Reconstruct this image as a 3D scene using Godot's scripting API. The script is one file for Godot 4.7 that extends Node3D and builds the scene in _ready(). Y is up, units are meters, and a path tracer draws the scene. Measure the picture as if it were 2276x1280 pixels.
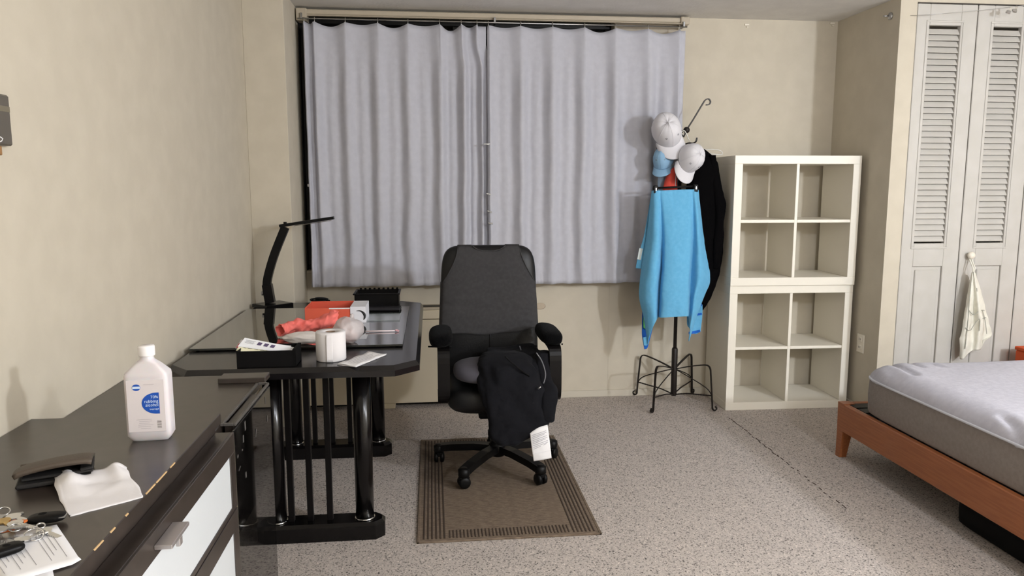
extends Node3D
# ---------------------------------------------------------------- camera model (pixel -> direction; distance comes from what a thing stands on)
const FOCAL = 1671.6
const YAW = -0.1065
const PITCH = -0.1362
const CAM_H = 1.4054
const XL = -1.005      # left wall
const ZB = -4.812      # window wall
const CEIL = 2.454
const XRET = 2.642     # side of the closet
const ZCL = -4.145     # closet front
const DESK = 0.74
var cam_basis: Basis
var names = {}
var M = {}
var rng = RandomNumberGenerator.new()

func ray(px, py):
	return cam_basis * Vector3((px - 1138.0) / FOCAL, (640.0 - py) / FOCAL, -1.0)
func PY(px, py, y):
	var d = ray(px, py)
	return Vector3(0, CAM_H, 0) + d * ((y - CAM_H) / d.y)
func PZ(px, py, z):
	var d = ray(px, py)
	return Vector3(0, CAM_H, 0) + d * (z / d.z)
func PX(px, py, x):
	var d = ray(px, py)
	return Vector3(0, CAM_H, 0) + d * (x / d.x)

# ---------------------------------------------------------------- nodes
func numbered(called):
	if not names.has(called):
		names[called] = 0
		return called
	names[called] += 1
	return "%s_%03d" % [called, names[called]]
func tag(o, label, category, group = "", kind = ""):
	o.set_meta("label", label)
	o.set_meta("category", category)
	if group != "": o.set_meta("group", group)
	if kind != "": o.set_meta("kind", kind)
	return o
func thing(called, at, label, category, group = "", turn = 0.0):
	var o = Node3D.new()
	o.name = numbered(called)
	add_child(o)
	o.position = at
	o.rotation.y = turn
	return tag(o, label, category, group)
func smooth():
	var st = SurfaceTool.new()
	st.begin(Mesh.PRIMITIVE_TRIANGLES)
	st.set_smooth_group(0)
	return st
func flat():
	var st = SurfaceTool.new()
	st.begin(Mesh.PRIMITIVE_TRIANGLES)
	st.set_smooth_group(-1)
	return st
func mesh_of(st):
	st.generate_normals()
	return st.commit()
# commits a shape as one named mesh; a part's shape is given in world space and moved to its parent's frame
func obj(called, st, m, parent = null, world = true):
	var o = MeshInstance3D.new()
	o.mesh = mesh_of(st) if st is SurfaceTool else st
	o.material_override = m
	o.cast_shadow = GeometryInstance3D.SHADOW_CASTING_SETTING_ON
	if parent == null:
		o.name = numbered(called)
		add_child(o)
	else:
		o.name = called
		parent.add_child(o, true)
		if world:
			var t = Transform3D.IDENTITY
			var n = parent
			while n != self and n != null:
				t = n.transform * t
				n = n.get_parent()
			o.transform = t.affine_inverse()
	return o
func struct(called, st, m, label, category, parent = null):
	var o = obj(called, st, m, parent)
	if parent == null: tag(o, label, category, "", "structure")
	return o

# ---------------------------------------------------------------- shapes
func tri(st, a, b, c, out):
	if (c - a).cross(b - a).dot(out) < 0.0:
		var t = b
		b = c
		c = t
	st.add_vertex(a)
	st.add_vertex(b)
	st.add_vertex(c)
func quad(st, a, b, c, d, out):
	tri(st, a, b, c, out)
	tri(st, a, c, d, out)
# box with chamfered edges
func box(st, c, s, bev = 0.003, bs = Basis.IDENTITY):
	var h = s * 0.5
	var b = min(bev, min(h.x, min(h.y, h.z)) * 0.9)
	var F = func(i, sx, sy, sz):
		var v = Vector3(sx * (h.x - (0.0 if i == 0 else b)), sy * (h.y - (0.0 if i == 1 else b)), sz * (h.z - (0.0 if i == 2 else b)))
		return c + bs * v
	for s1 in [-1, 1]:
		quad(st, F.call(0, s1, -1, -1), F.call(0, s1, 1, -1), F.call(0, s1, 1, 1), F.call(0, s1, -1, 1), bs * Vector3(s1, 0, 0))
		quad(st, F.call(1, -1, s1, -1), F.call(1, 1, s1, -1), F.call(1, 1, s1, 1), F.call(1, -1, s1, 1), bs * Vector3(0, s1, 0))
		quad(st, F.call(2, -1, -1, s1), F.call(2, 1, -1, s1), F.call(2, 1, 1, s1), F.call(2, -1, 1, s1), bs * Vector3(0, 0, s1))
		for s2 in [-1, 1]:
			quad(st, F.call(0, s1, s2, -1), F.call(0, s1, s2, 1), F.call(1, s1, s2, 1), F.call(1, s1, s2, -1), bs * Vector3(s1, s2, 0))
			quad(st, F.call(0, s1, -1, s2), F.call(0, s1, 1, s2), F.call(2, s1, 1, s2), F.call(2, s1, -1, s2), bs * Vector3(s1, 0, s2))
			quad(st, F.call(1, -1, s1, s2), F.call(1, 1, s1, s2), F.call(2, 1, s1, s2), F.call(2, -1, s1, s2), bs * Vector3(0, s1, s2))
			for s3 in [-1, 1]:
				tri(st, F.call(0, s1, s2, s3), F.call(1, s1, s2, s3), F.call(2, s1, s2, s3), bs * Vector3(s1, s2, s3))
	return st
func bx(x0, x1, y0, y1, z0, z1, bev = 0.003):
	return box(flat(), Vector3((x0 + x1) / 2, (y0 + y1) / 2, (z0 + z1) / 2), Vector3(abs(x1 - x0), abs(y1 - y0), abs(z1 - z0)), bev)
func addbx(st, x0, x1, y0, y1, z0, z1, bev = 0.003):
	return box(st, Vector3((x0 + x1) / 2, (y0 + y1) / 2, (z0 + z1) / 2), Vector3(abs(x1 - x0), abs(y1 - y0), abs(z1 - z0)), bev)
# grid of points rows[i][j]; winding follows the given outside hint at each cell when a hint is given
func grid(st, rows, closed = false, flip = false):
	for i in rows.size() - 1:
		var n = rows[i].size()
		for j in (n if closed else n - 1):
			var k = (j + 1) % n
			var a = rows[i][j]
			var b = rows[i][k]
			var c = rows[i + 1][k]
			var d = rows[i + 1][j]
			if flip:
				st.add_vertex(a); st.add_vertex(c); st.add_vertex(b)
				st.add_vertex(a); st.add_vertex(d); st.add_vertex(c)
			else:
				st.add_vertex(a); st.add_vertex(b); st.add_vertex(c)
				st.add_vertex(a); st.add_vertex(c); st.add_vertex(d)
	return st
func fan(st, ring, out):
	var c = Vector3.ZERO
	for p in ring: c += p
	c /= ring.size()
	for j in ring.size():
		tri(st, c, ring[j], ring[(j + 1) % ring.size()], out)
func tube(st, pts, r, seg = 8, caps = true):
	var n = pts.size()
	var rings = []
	var t0 = (pts[1] - pts[0]).normalized()
	var up = Vector3.UP if abs(t0.y) < 0.9 else Vector3.RIGHT
	var nx = t0.cross(up).normalized()
	for i in n:
		var t = (pts[min(i + 1, n - 1)] - pts[max(i - 1, 0)]).normalized()
		nx = (nx - t * nx.dot(t)).normalized()
		var ny = t.cross(nx)
		var rr = r[i] if r is Array else r
		var ring = []
		for k in seg:
			var a = TAU * k / seg
			ring.append(pts[i] + (nx * cos(a) + ny * sin(a)) * rr)
		rings.append(ring)
	grid(st, rings, true, true)
	if caps:
		fan(st, rings[0], -t0)
		fan(st, rings[n - 1], (pts[n - 1] - pts[n - 2]).normalized())
	return st
# lathe around y; profile = [[radius, y], ...] from the bottom up
func lathe(st, profile, at, seg = 24, bs = Basis.IDENTITY, capped = true):
	var rings = []
	for p in profile:
		var ring = []
		for k in seg:
			var a = TAU * k / seg
			ring.append(at + bs * Vector3(cos(a) * p[0], p[1], sin(a) * p[0]))
		rings.append(ring)
	grid(st, rings, true, false)
	if capped:
		fan(st, rings[0], bs * Vector3.DOWN)
		fan(st, rings[-1], bs * Vector3.UP)
	return st
# bar of rectangular section swept along a path; wide = the direction of its width
func ribbon(st, pts, wide, w, t):
	var n = pts.size()
	var rows = []
	for i in n:
		var d = (pts[min(i + 1, n - 1)] - pts[max(i - 1, 0)]).normalized()
		var wd = (wide - d * wide.dot(d)).normalized()
		var up = d.cross(wd).normalized()
		var a = wd * (w / 2)
		var b = up * (t / 2)
		rows.append([pts[i] - a - b, pts[i] + a - b, pts[i] + a + b, pts[i] - a + b])
	for i in n - 1:
		var c = (pts[i] + pts[i + 1]) / 2
		for j in 4:
			var k = (j + 1) % 4
			var m = (rows[i][j] + rows[i][k] + rows[i + 1][j] + rows[i + 1][k]) / 4
			quad(st, rows[i][j], rows[i][k], rows[i + 1][k], rows[i + 1][j], m - c)
	quad(st, rows[0][0], rows[0][1], rows[0][2], rows[0][3], pts[0] - pts[1])
	quad(st, rows[-1][0], rows[-1][1], rows[-1][2], rows[-1][3], pts[-1] - pts[-2])
	return st
# super-ellipsoid: p rounds the outline in x-y, q rounds it towards z
func sup(st, c, h, p, q, bs = Basis.IDENTITY, nu = 40, nv = 16, taper = 0.0):
	var rows = []
	for i in nv + 1:
		var f = -PI / 2 + PI * i / nv
		var rr = pow(max(0.0, cos(f)), 2.0 / q)
		var zz = sign(sin(f)) * pow(abs(sin(f)), 2.0 / q)
		var row = []
		for j in nu:
			var a = TAU * j / nu
			var x = sign(cos(a)) * pow(abs(cos(a)), 2.0 / p) * rr
			var y = sign(sin(a)) * pow(abs(sin(a)), 2.0 / p) * rr
			row.append(c + bs * Vector3(x * h.x * (1.0 - taper * y), y * h.y, zz * h.z))
		rows.append(row)
	grid(st, rows, true, true)
	return st
func spline(pts, n):
	var out = []
	for k in n + 1:
		var t = float(k) / n * (pts.size() - 1)
		var i = min(int(t), pts.size() - 2)
		var u = t - i
		var p0 = pts[max(i - 1, 0)]
		var p1 = pts[i]
		var p2 = pts[i + 1]
		var p3 = pts[min(i + 2, pts.size() - 1)]
		out.append(0.5 * ((2.0 * p1) + (p2 - p0) * u + (2.0 * p0 - 5.0 * p1 + 4.0 * p2 - p3) * u * u + (3.0 * p1 - p0 - 3.0 * p2 + p3) * u * u * u))
	return out
# cloth: two skins and a rim from a grid of points
func sheet(st, rows, t):
	var nr = rows.size()
	var nc = rows[0].size()
	var A = []
	var B = []
	for i in nr:
		var ra = []
		var rb = []
		for j in nc:
			var du = rows[i][min(j + 1, nc - 1)] - rows[i][max(j - 1, 0)]
			var dv = rows[min(i + 1, nr - 1)][j] - rows[max(i - 1, 0)][j]
			var n = du.cross(dv)
			n = n.normalized() if n.length() > 1e-12 else Vector3.BACK
			ra.append(rows[i][j] - n * t / 2)
			rb.append(rows[i][j] + n * t / 2)
		A.append(ra)
		B.append(rb)
	grid(st, A, false, false)
	grid(st, B, false, true)
	var rim_a = []
	var rim_b = []
	for j in nc: rim_a.append(A[0][j]); rim_b.append(B[0][j])
	for i in range(1, nr): rim_a.append(A[i][nc - 1]); rim_b.append(B[i][nc - 1])
	for j in range(nc - 2, -1, -1): rim_a.append(A[nr - 1][j]); rim_b.append(B[nr - 1][j])
	for i in range(nr - 2, 0, -1): rim_a.append(A[i][0]); rim_b.append(B[i][0])
	grid(st, [rim_a, rim_b], true, true)
	return st
# cloth whose columns are polylines of points, smoothed both ways
func drape(cols, nr, nc, t = 0.004, wob = 0.0, freq = 8.0, sd = 1):
	var fine = []
	for c in cols: fine.append(spline(c, nr))
	var nz = FastNoiseLite.new()
	nz.seed = sd
	nz.frequency = freq
	var rows = []
	for i in nr + 1:
		var key = []
		for c in fine: key.append(c[i])
		var row = spline(key, nc)
		for j in row.size():
			row[j] = row[j] + Vector3(0, 0, nz.get_noise_3d(row[j].x, row[j].y, row[j].z) * wob)
		rows.append(row)
	return sheet(smooth(), rows, t)
# closed body lofted through rows [y, x_left, x_right, z_centre, half_depth]
func loft(st, keys, n, seg, wob = 0.0, freq = 8.0, sd = 1, p = 2.6):
	var nz = FastNoiseLite.new()
	nz.seed = sd
	nz.frequency = freq
	var vs = []
	var ws = []
	for k in keys:
		vs.append(Vector3(k[0], k[1], k[2]))
		ws.append(Vector3(k[3], k[4], 0))
	vs = spline(vs, n)
	ws = spline(ws, n)
	var rows = []
	for i in n + 1:
		var row = []
		var cx = (vs[i].y + vs[i].z) / 2
		var hx = (vs[i].z - vs[i].y) / 2
		for j in seg:
			var a = TAU * j / seg
			var ex = sign(cos(a)) * pow(abs(cos(a)), 2.0 / p)
			var ez = sign(sin(a)) * pow(abs(sin(a)), 2.0 / p)
			var q = Vector3(cx + ex * hx, vs[i].x, ws[i].x + ez * max(0.002, ws[i].y))
			var w = nz.get_noise_3d(q.x, q.y * 0.6, q.z) * wob
			row.append(q + Vector3(ex, 0.15, ez) * w)
		rows.append(row)
	var down = keys[0][0] > keys[-1][0]
	grid(st, rows, true, down)
	fan(st, rows[0], Vector3.UP if down else Vector3.DOWN)
	fan(st, rows[-1], Vector3.DOWN if down else Vector3.UP)
	return st
func blob(st, c, h, amp, freq, sd, nu = 36, nv = 20):
	var nz = FastNoiseLite.new()
	nz.seed = sd
	nz.frequency = freq
	var rows = []
	for i in nv + 1:
		var f = -PI / 2 + PI * i / nv
		var row = []
		for j in nu:
			var a = TAU * j / nu
			var d = Vector3(cos(f) * cos(a), sin(f), cos(f) * sin(a))
			var w = 1.0 + amp * nz.get_noise_3d(d.x, d.y, d.z)
			row.append(c + Vector3(d.x * h.x, d.y * h.y, d.z * h.z) * w)
		rows.append(row)
	grid(st, rows, true, false)
	return st
# prism of a polygon (x, z) between two heights, with a bevel round its top edge
func slab(st, poly, y0, y1, bev = 0.0, bev_h = 0.0):
	var c = Vector2.ZERO
	for p in poly: c += p
	c /= poly.size()
	var lo = []
	var mid = []
	var top = []
	for i in poly.size():
		var p = poly[i]
		var a = poly[(i + poly.size() - 1) % poly.size()]
		var b = poly[(i + 1) % poly.size()]
		var n1 = (p - a).orthogonal().normalized()
		var n2 = (b - p).orthogonal().normalized()
		if n1.dot(c - p) < 0.0: n1 = -n1
		if n2.dot(c - p) < 0.0: n2 = -n2
		var m = (n1 + n2).normalized()
		var q = p + m * (bev / max(0.3, m.dot(n1)))
		lo.append(Vector3(p.x, y0, p.y))
		mid.append(Vector3(p.x, y1 - bev_h, p.y))
		top.append(Vector3(q.x, y1, q.y))
	var cc = Vector3(c.x, (y0 + y1) / 2, c.y)
	for i in poly.size():
		var k = (i + 1) % poly.size()
		quad(st, lo[i], lo[k], mid[k], mid[i], (lo[i] + mid[k]) / 2 - cc)
		if bev > 0.0:
			quad(st, mid[i], mid[k], top[k], top[i], (mid[i] + top[k]) / 2 - cc)
	fan(st, top, Vector3.UP)
	fan(st, lo, Vector3.DOWN)
	return st
func lettering(called, s, size, m, parent, xf):
	var t = TextMesh.new()
	t.text = s
	var fnt = SystemFont.new()
	fnt.font_names = PackedStringArray(["Droid Sans"])
	t.font = fnt
	t.font_size = 32
	t.pixel_size = size / 32.0
	t.depth = 0.0006
	var o = MeshInstance3D.new()
	o.mesh = t
	o.material_override = m
	o.name = called
	parent.add_child(o, true)
	o.transform = xf
	return o

# ---------------------------------------------------------------- materials
func noise_tex(n, freq, cols, stops, sd, kind = FastNoiseLite.TYPE_SIMPLEX_SMOOTH, oct = 3, aniso = 1.0, mixed = 0.0):
	var f = FastNoiseLite.new()
	f.seed = sd
	f.noise_type = kind
	f.frequency = freq
	f.fractal_octaves = oct
	var im = f.get_seamless_image(n, n)
	var im2 = null
	if mixed > 0.0:
		f.seed = sd + 7
		f.frequency = 4.0 / n
		im2 = f.get_seamless_image(n, n)
	var out = Image.create(n, n, false, Image.FORMAT_RGB8)
	var lut = []
	for i in 256:
		var t = i / 255.0
		var k = 0
		while k < stops.size() - 2 and t > stops[k + 1]: k += 1
		var u = clamp((t - stops[k]) / (stops[k + 1] - stops[k]), 0.0, 1.0)
		lut.append(cols[k].lerp(cols[k + 1], u))
	for y in n:
		for x in n:
			var c = lut[int(im.get_pixel(int(x * aniso) % n, y).r * 255.0)]
			if im2 != null:
				var w = 1.0 + (im2.get_pixel(x, y).r - 0.5) * mixed
				c = Color(c.r * w, c.g * w, c.b * w)
			out.set_pixel(x, y, c)
	return ImageTexture.create_from_image(out)
# looped pile: a beige ground with thousands of soft dark and light flecks
func carpet_tex():
	var n = 1024
	var r = RandomNumberGenerator.new()
	r.seed = 4711
	var lum = PackedFloat32Array()
	lum.resize(n * n)
	for i in n * n: lum[i] = r.randf_range(-0.05, 0.05)
	for k in 24000:
		var dark = k % 5 < 3
		var cx = r.randi_range(0, n - 1)
		var cy = r.randi_range(0, n - 1)
		var a = r.randf_range(2.0, 5.0)
		var b = a * r.randf_range(0.45, 0.9)
		var ang = r.randf_range(0.0, PI)
		var amp = -r.randf_range(0.12, 0.42) if dark else r.randf_range(0.06, 0.16)
		var ca = cos(ang)
		var sa = sin(ang)
		var e = int(ceil(a)) + 1
		for y in range(-e, e + 1):
			for x in range(-e, e + 1):
				var u = (x * ca + y * sa) / a
				var v = (y * ca - x * sa) / b
				var q = u * u + v * v
				if q < 1.0:
					lum[((cy + y + n) % n) * n + (cx + x + n) % n] += amp * (1.0 - q)
	var bytes = PackedByteArray()
	bytes.resize(n * n * 3)
	for i in n * n:
		var w = clamp(0.86 + lum[i], 0.32, 1.12)
		bytes[i * 3] = int(min(255.0, 214.0 * w))
		bytes[i * 3 + 1] = int(min(255.0, 202.0 * w))
		bytes[i * 3 + 2] = int(min(255.0, 192.0 * w))
	return ImageTexture.create_from_image(Image.create_from_data(n, n, false, Image.FORMAT_RGB8, bytes))
func mat(c, rough = 0.6, metal = 0.0, extra = {}):
	var m = StandardMaterial3D.new()
	m.albedo_color = c
	m.roughness = rough
	m.metallic = metal
	for k in extra: m.set(k, extra[k])
	return m
func tex_mat(tex, rough, scale, extra = {}):
	var m = StandardMaterial3D.new()
	m.albedo_texture = tex
	m.roughness = rough
	m.uv1_triplanar = true
	m.uv1_world_triplanar = true
	m.uv1_scale = Vector3.ONE * scale
	for k in extra: m.set(k, extra[k])
	return m
func bumpy(m, n, freq, strength, sd):
	var f = FastNoiseLite.new()
	f.seed = sd
	f.frequency = freq
	f.fractal_octaves = 3
	var im = f.get_seamless_image(n, n)
	im.convert(Image.FORMAT_RGBA8)
	im.bump_map_to_normal_map(strength * 0.3)
	m.normal_enabled = true
	m.normal_texture = ImageTexture.create_from_image(im)
	m.uv1_triplanar = true
	m.uv1_world_triplanar = true
	return m
func g(v): return Color(v, v, v)
func rgb(r, gg, b): return Color(r / 255.0, gg / 255.0, b / 255.0)

func make_materials():
	M.wall = bumpy(tex_mat(noise_tex(256, 0.03, [rgb(198, 189, 171), rgb(203, 194, 176)], [0.2, 0.8], 3), 0.75, 0.8), 256, 0.06, 0.35, 4)
	M.closet_paint = bumpy(tex_mat(noise_tex(256, 0.03, [rgb(190, 186, 178), rgb(195, 191, 184)], [0.2, 0.8], 5), 0.55, 0.8), 256, 0.05, 0.25, 6)
	M.trim = mat(rgb(200, 192, 176), 0.5)
	M.ceiling = bumpy(tex_mat(noise_tex(256, 0.03, [rgb(218, 215, 210), rgb(224, 221, 216)], [0.2, 0.8], 8), 0.9, 0.8), 256, 0.2, 0.8, 9)
	M.carpet = bumpy(tex_mat(carpet_tex(), 0.95, 1.0), 512, 0.3, 2.2, 12)
	M.seam = mat(rgb(70, 54, 48), 0.95)
	M.black_gloss = mat(rgb(12, 10, 10), 0.18, 0.0, {"metallic_specular": 0.4})
	M.black_satin = mat(rgb(14, 12, 12), 0.35, 0.0, {"metallic_specular": 0.3})
	M.desk_top = tex_mat(noise_tex(256, 0.02, [rgb(17, 15, 16), rgb(22, 20, 21)], [0.3, 0.7], 13), 0.18, 1.5, {"metallic_specular": 0.5})
	M.glass_plate = mat(Color(0.12, 0.13, 0.115, 0.88), 0.02, 0.0, {"clearcoat_enabled": true, "clearcoat": 1.0, "clearcoat_roughness": 0.02, "transparency": BaseMaterial3D.TRANSPARENCY_ALPHA, "metallic_specular": 1.0})
	M.smoked = mat(Color(0.05, 0.045, 0.04, 0.62), 0.03, 0.0, {"transparency": BaseMaterial3D.TRANSPARENCY_ALPHA})
	M.glass_edge = mat(rgb(120, 112, 92), 0.2)
	M.clear = mat(Color(0.8, 0.85, 0.85, 0.18), 0.04, 0.0, {"transparency": BaseMaterial3D.TRANSPARENCY_ALPHA})
	M.chrome = mat(g(0.85), 0.12, 1.0)
	M.steel = mat(g(0.7), 0.3, 1.0)
	M.brass = mat(rgb(196, 168, 110), 0.3, 1.0)
	M.alu = mat(rgb(196, 190, 188), 0.35, 0.8)
	M.brown_black = tex_mat(noise_tex(256, 0.03, [rgb(46, 39, 34), rgb(54, 46, 41)], [0.3, 0.7], 14, FastNoiseLite.TYPE_SIMPLEX_SMOOTH, 4), 0.3, 2.0, {"metallic_specular": 0.75})
	M.chip = mat(rgb(196, 164, 118), 0.9)
	M.frosted = mat(rgb(214, 218, 220), 0.25)
	M.scuff = mat(rgb(84, 80, 76), 0.5)
	M.worn = mat(rgb(78, 75, 72), 0.7)
	M.dark_metal = mat(rgb(32, 26, 23), 0.45, 0.3)
	M.black_plastic = mat(rgb(11, 10, 10), 0.45, 0.0, {"metallic_specular": 0.3})
	M.black_rough = mat(rgb(13, 12, 12), 0.75, 0.0, {"metallic_specular": 0.25})
	M.leather = bumpy(mat(rgb(17, 17, 18), 0.45, 0.0, {"metallic_specular": 0.4}), 256, 0.09, 1.0, 15)
	M.leather.uv1_scale = Vector3.ONE * 4.0
	M.fuzz = bumpy(mat(rgb(9, 9, 10), 0.95, 0.0, {"metallic_specular": 0.15, "rim_enabled": true, "rim": 0.2}), 128, 0.2, 6.0, 16)
	M.fuzz.uv1_scale = Vector3.ONE * 6.0
	M.jacket = bumpy(mat(rgb(25, 25, 28), 0.9, 0.0, {"metallic_specular": 0.15, "rim_enabled": true, "rim": 0.15}), 256, 0.03, 4.0, 17)
	M.jacket.uv1_scale = Vector3.ONE * 3.0
	M.coat = bumpy(mat(rgb(9, 8, 9), 0.92, 0.0, {"metallic_specular": 0.12}), 256, 0.03, 4.0, 18)
	M.coat.uv1_scale = Vector3.ONE * 3.0
	M.tank = bumpy(tex_mat(noise_tex(256, 0.05, [rgb(60, 59, 60), rgb(65, 64, 65)], [0.25, 0.75], 19), 0.9, 3.0, {"metallic_specular": 0.2}), 256, 0.1, 0.3, 20)
	M.grey_foam = mat(rgb(78, 76, 84), 0.9, 0.0, {"rim_enabled": true, "rim": 0.2})
	M.cord_grey = mat(rgb(110, 110, 114), 0.7)
	M.paper = mat(rgb(236, 234, 234), 0.8)
	M.paper2 = mat(rgb(222, 220, 222), 0.8)
	M.print = mat(rgb(146, 144, 150), 0.8)
	M.print_dark = mat(rgb(52, 48, 56), 0.8)
	M.print_purple = mat(rgb(86, 74, 104), 0.8)
	M.tissue = bumpy(mat(rgb(226, 222, 222), 0.95, 0.0, {"backlight": Color(0.3, 0.3, 0.3)}), 128, 0.2, 0.3, 21)
	M.tissue.uv1_scale = Vector3.ONE * 5.0
	M.cardboard_tube = mat(rgb(140, 118, 98), 0.9)
	M.curtain = bumpy(tex_mat(noise_tex(256, 0.04, [rgb(184, 184, 192), rgb(190, 190, 198)], [0.2, 0.8], 22), 0.85, 2.0, {"backlight": Color(0.06, 0.06, 0.06)}), 256, 0.25, 0.4, 23)
	M.rail_beige = mat(rgb(184, 172, 152), 0.45)
	M.window_frame = mat(rgb(30, 29, 28), 0.4, 0.3)
	M.night_glass = mat(Color(0.02, 0.02, 0.025, 0.5), 0.02, 0.0, {"transparency": BaseMaterial3D.TRANSPARENCY_ALPHA})
	M.shelf = mat(rgb(236, 230, 216), 0.4)
	M.shelf_back = mat(rgb(238, 229, 205), 0.5)
	M.towel = bumpy(tex_mat(noise_tex(256, 0.04, [rgb(98, 172, 214), rgb(108, 180, 220)], [0.2, 0.8], 24), 0.95, 3.0, {"rim_enabled": true, "rim": 0.15}), 256, 0.3, 1.0, 25)
	M.towel_dark = mat(rgb(26, 96, 190), 0.95)
	M.towel_green = mat(rgb(96, 190, 110), 0.95)
	M.towel_pale = mat(rgb(214, 222, 218), 0.95)
	M.cap_white = bumpy(mat(rgb(222, 220, 224), 0.85), 128, 0.3, 0.5, 26)
	M.cap_white.uv1_scale = Vector3.ONE * 8.0
	M.cap_blue = mat(rgb(140, 178, 208), 0.9)
	M.red_cloth = mat(rgb(214, 76, 62), 0.9)
	M.pale_blue_cloth = mat(rgb(160, 184, 208), 0.9)
	M.coral = bumpy(mat(rgb(246, 122, 112), 0.85, 0.0, {"rim_enabled": true, "rim": 0.2}), 128, 0.15, 2.0, 27)
	M.bag = mat(Color(0.84, 0.81, 0.81, 0.7), 0.4, 0.0, {"transparency": BaseMaterial3D.TRANSPARENCY_ALPHA})
	M.white_cloth = mat(rgb(214, 206, 200), 0.9)
	M.orange = mat(rgb(216, 92, 66), 0.6)
	M.orange_in = mat(rgb(206, 84, 60), 0.7)
	M.white_card = mat(rgb(226, 226, 232), 0.6)
	M.ink = mat(rgb(18, 18, 20), 0.6)
	M.bottle = mat(rgb(216, 210, 212), 0.35, 0.0, {"backlight": Color(0.5, 0.5, 0.5), "subsurf_scatter_enabled": true, "subsurf_scatter_strength": 0.2})
	M.cap_plastic = mat(rgb(240, 236, 234), 0.4)
	M.label_white = mat(rgb(220, 212, 212), 0.5)
	M.label_blue = mat(rgb(28, 82, 176), 0.45)
	M.label_text = mat(rgb(206, 224, 246), 0.5)
	M.wallet = bumpy(mat(rgb(76, 65, 54), 0.6), 128, 0.15, 2.0, 28)
	M.wallet.uv1_scale = Vector3.ONE * 8.0
	M.wallet_in = mat(rgb(22, 19, 17), 0.7)
	M.tag_orange = mat(rgb(196, 104, 44), 0.5)
	M.wood = tex_mat(noise_tex(512, 0.012, [rgb(146, 86, 50), rgb(154, 92, 54), rgb(160, 98, 59)], [0.25, 0.5, 0.8], 29, FastNoiseLite.TYPE_SIMPLEX_SMOOTH, 4), 0.38, 1.0)
	M.wood.uv1_scale = Vector3(10.0, 14.0, 0.8)
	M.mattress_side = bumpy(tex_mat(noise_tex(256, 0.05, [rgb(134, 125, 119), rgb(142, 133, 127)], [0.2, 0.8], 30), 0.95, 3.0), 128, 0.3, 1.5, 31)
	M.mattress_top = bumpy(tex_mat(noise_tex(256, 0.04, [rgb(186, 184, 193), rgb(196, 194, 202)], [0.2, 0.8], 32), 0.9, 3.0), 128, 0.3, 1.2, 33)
	M.piping = mat(rgb(206, 206, 212), 0.8)
	M.rug = bumpy(tex_mat(noise_tex(512, 0.03, [rgb(98, 83, 68), rgb(116, 100, 84), rgb(126, 110, 92)], [0.25, 0.55, 0.8], 34, FastNoiseLite.TYPE_SIMPLEX, 4), 0.95, 2.5), 256, 0.2, 3.0, 35)
	M.rug.uv1_scale = Vector3(1.1, 2.5, 9.0)
	M.rug_dark = mat(rgb(62, 48, 37), 0.95)
	M.rug_light = bumpy(mat(rgb(132, 114, 92), 0.95), 128, 0.3, 3.0, 36)
	M.tea = tex_mat(noise_tex(256, 0.03, [rgb(226, 222, 208), rgb(234, 231, 218)], [0.2, 0.8], 37), 0.9, 3.0)
	M.tea_line = mat(rgb(150, 150, 138), 0.9)
	M.ivory = mat(rgb(232, 224, 208), 0.4)
	M.slot = mat(rgb(60, 54, 48), 0.6)
	M.panel_grey = mat(rgb(104, 98, 88), 0.35, 0.3)
	M.panel_band = mat(rgb(128, 120, 100), 0.3, 0.3)
	M.wood_tan = mat(rgb(150, 112, 70), 0.6)
	M.heater = mat(rgb(208, 196, 172), 0.5)
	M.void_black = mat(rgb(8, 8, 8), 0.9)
	M.orange_fabric = mat(rgb(206, 84, 36), 0.8)
	M.smudge = mat(rgb(186, 172, 152), 0.9)

func _ready():
	rng.seed = 77
	cam_basis = Basis.from_euler(Vector3(PITCH, YAW, -0.0005))
	var cam = Camera3D.new()
	cam.name = "camera"
	cam.position = Vector3(0, CAM_H, 0)
	cam.basis = cam_basis
	cam.fov = rad_to_deg(2.0 * atan(640.0 / FOCAL))
	cam.near = 0.05
	cam.current = true
	add_child(cam)
	var we = WorldEnvironment.new()
	we.name = "environment"
	var env = Environment.new()
	env.background_mode = Environment.BG_COLOR
	env.background_color = Color(0.012, 0.013, 0.016)
	env.ambient_light_source = Environment.AMBIENT_SOURCE_DISABLED
	env.tonemap_mode = Environment.TONE_MAPPER_LINEAR
	env.tonemap_exposure = 0.835
	env.sdfgi_enabled = true
	env.ssao_enabled = true
	env.ssil_enabled = true
	we.environment = env
	add_child(we)
	make_materials()
	build_lamp_light(Vector3(3.5, 1.95, -0.2))
	build_ceiling_lamp(Vector3(1.95, CEIL, 0.4))
	build_room()
	build_window()
	build_closet()
	build_shelves()
	build_desk()
	build_dresser()
	build_credenza()
	build_chair()
	build_rug()
	build_bed()
	build_rack()
	build_desk_things()
	build_dresser_things()
	build_small()

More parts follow.
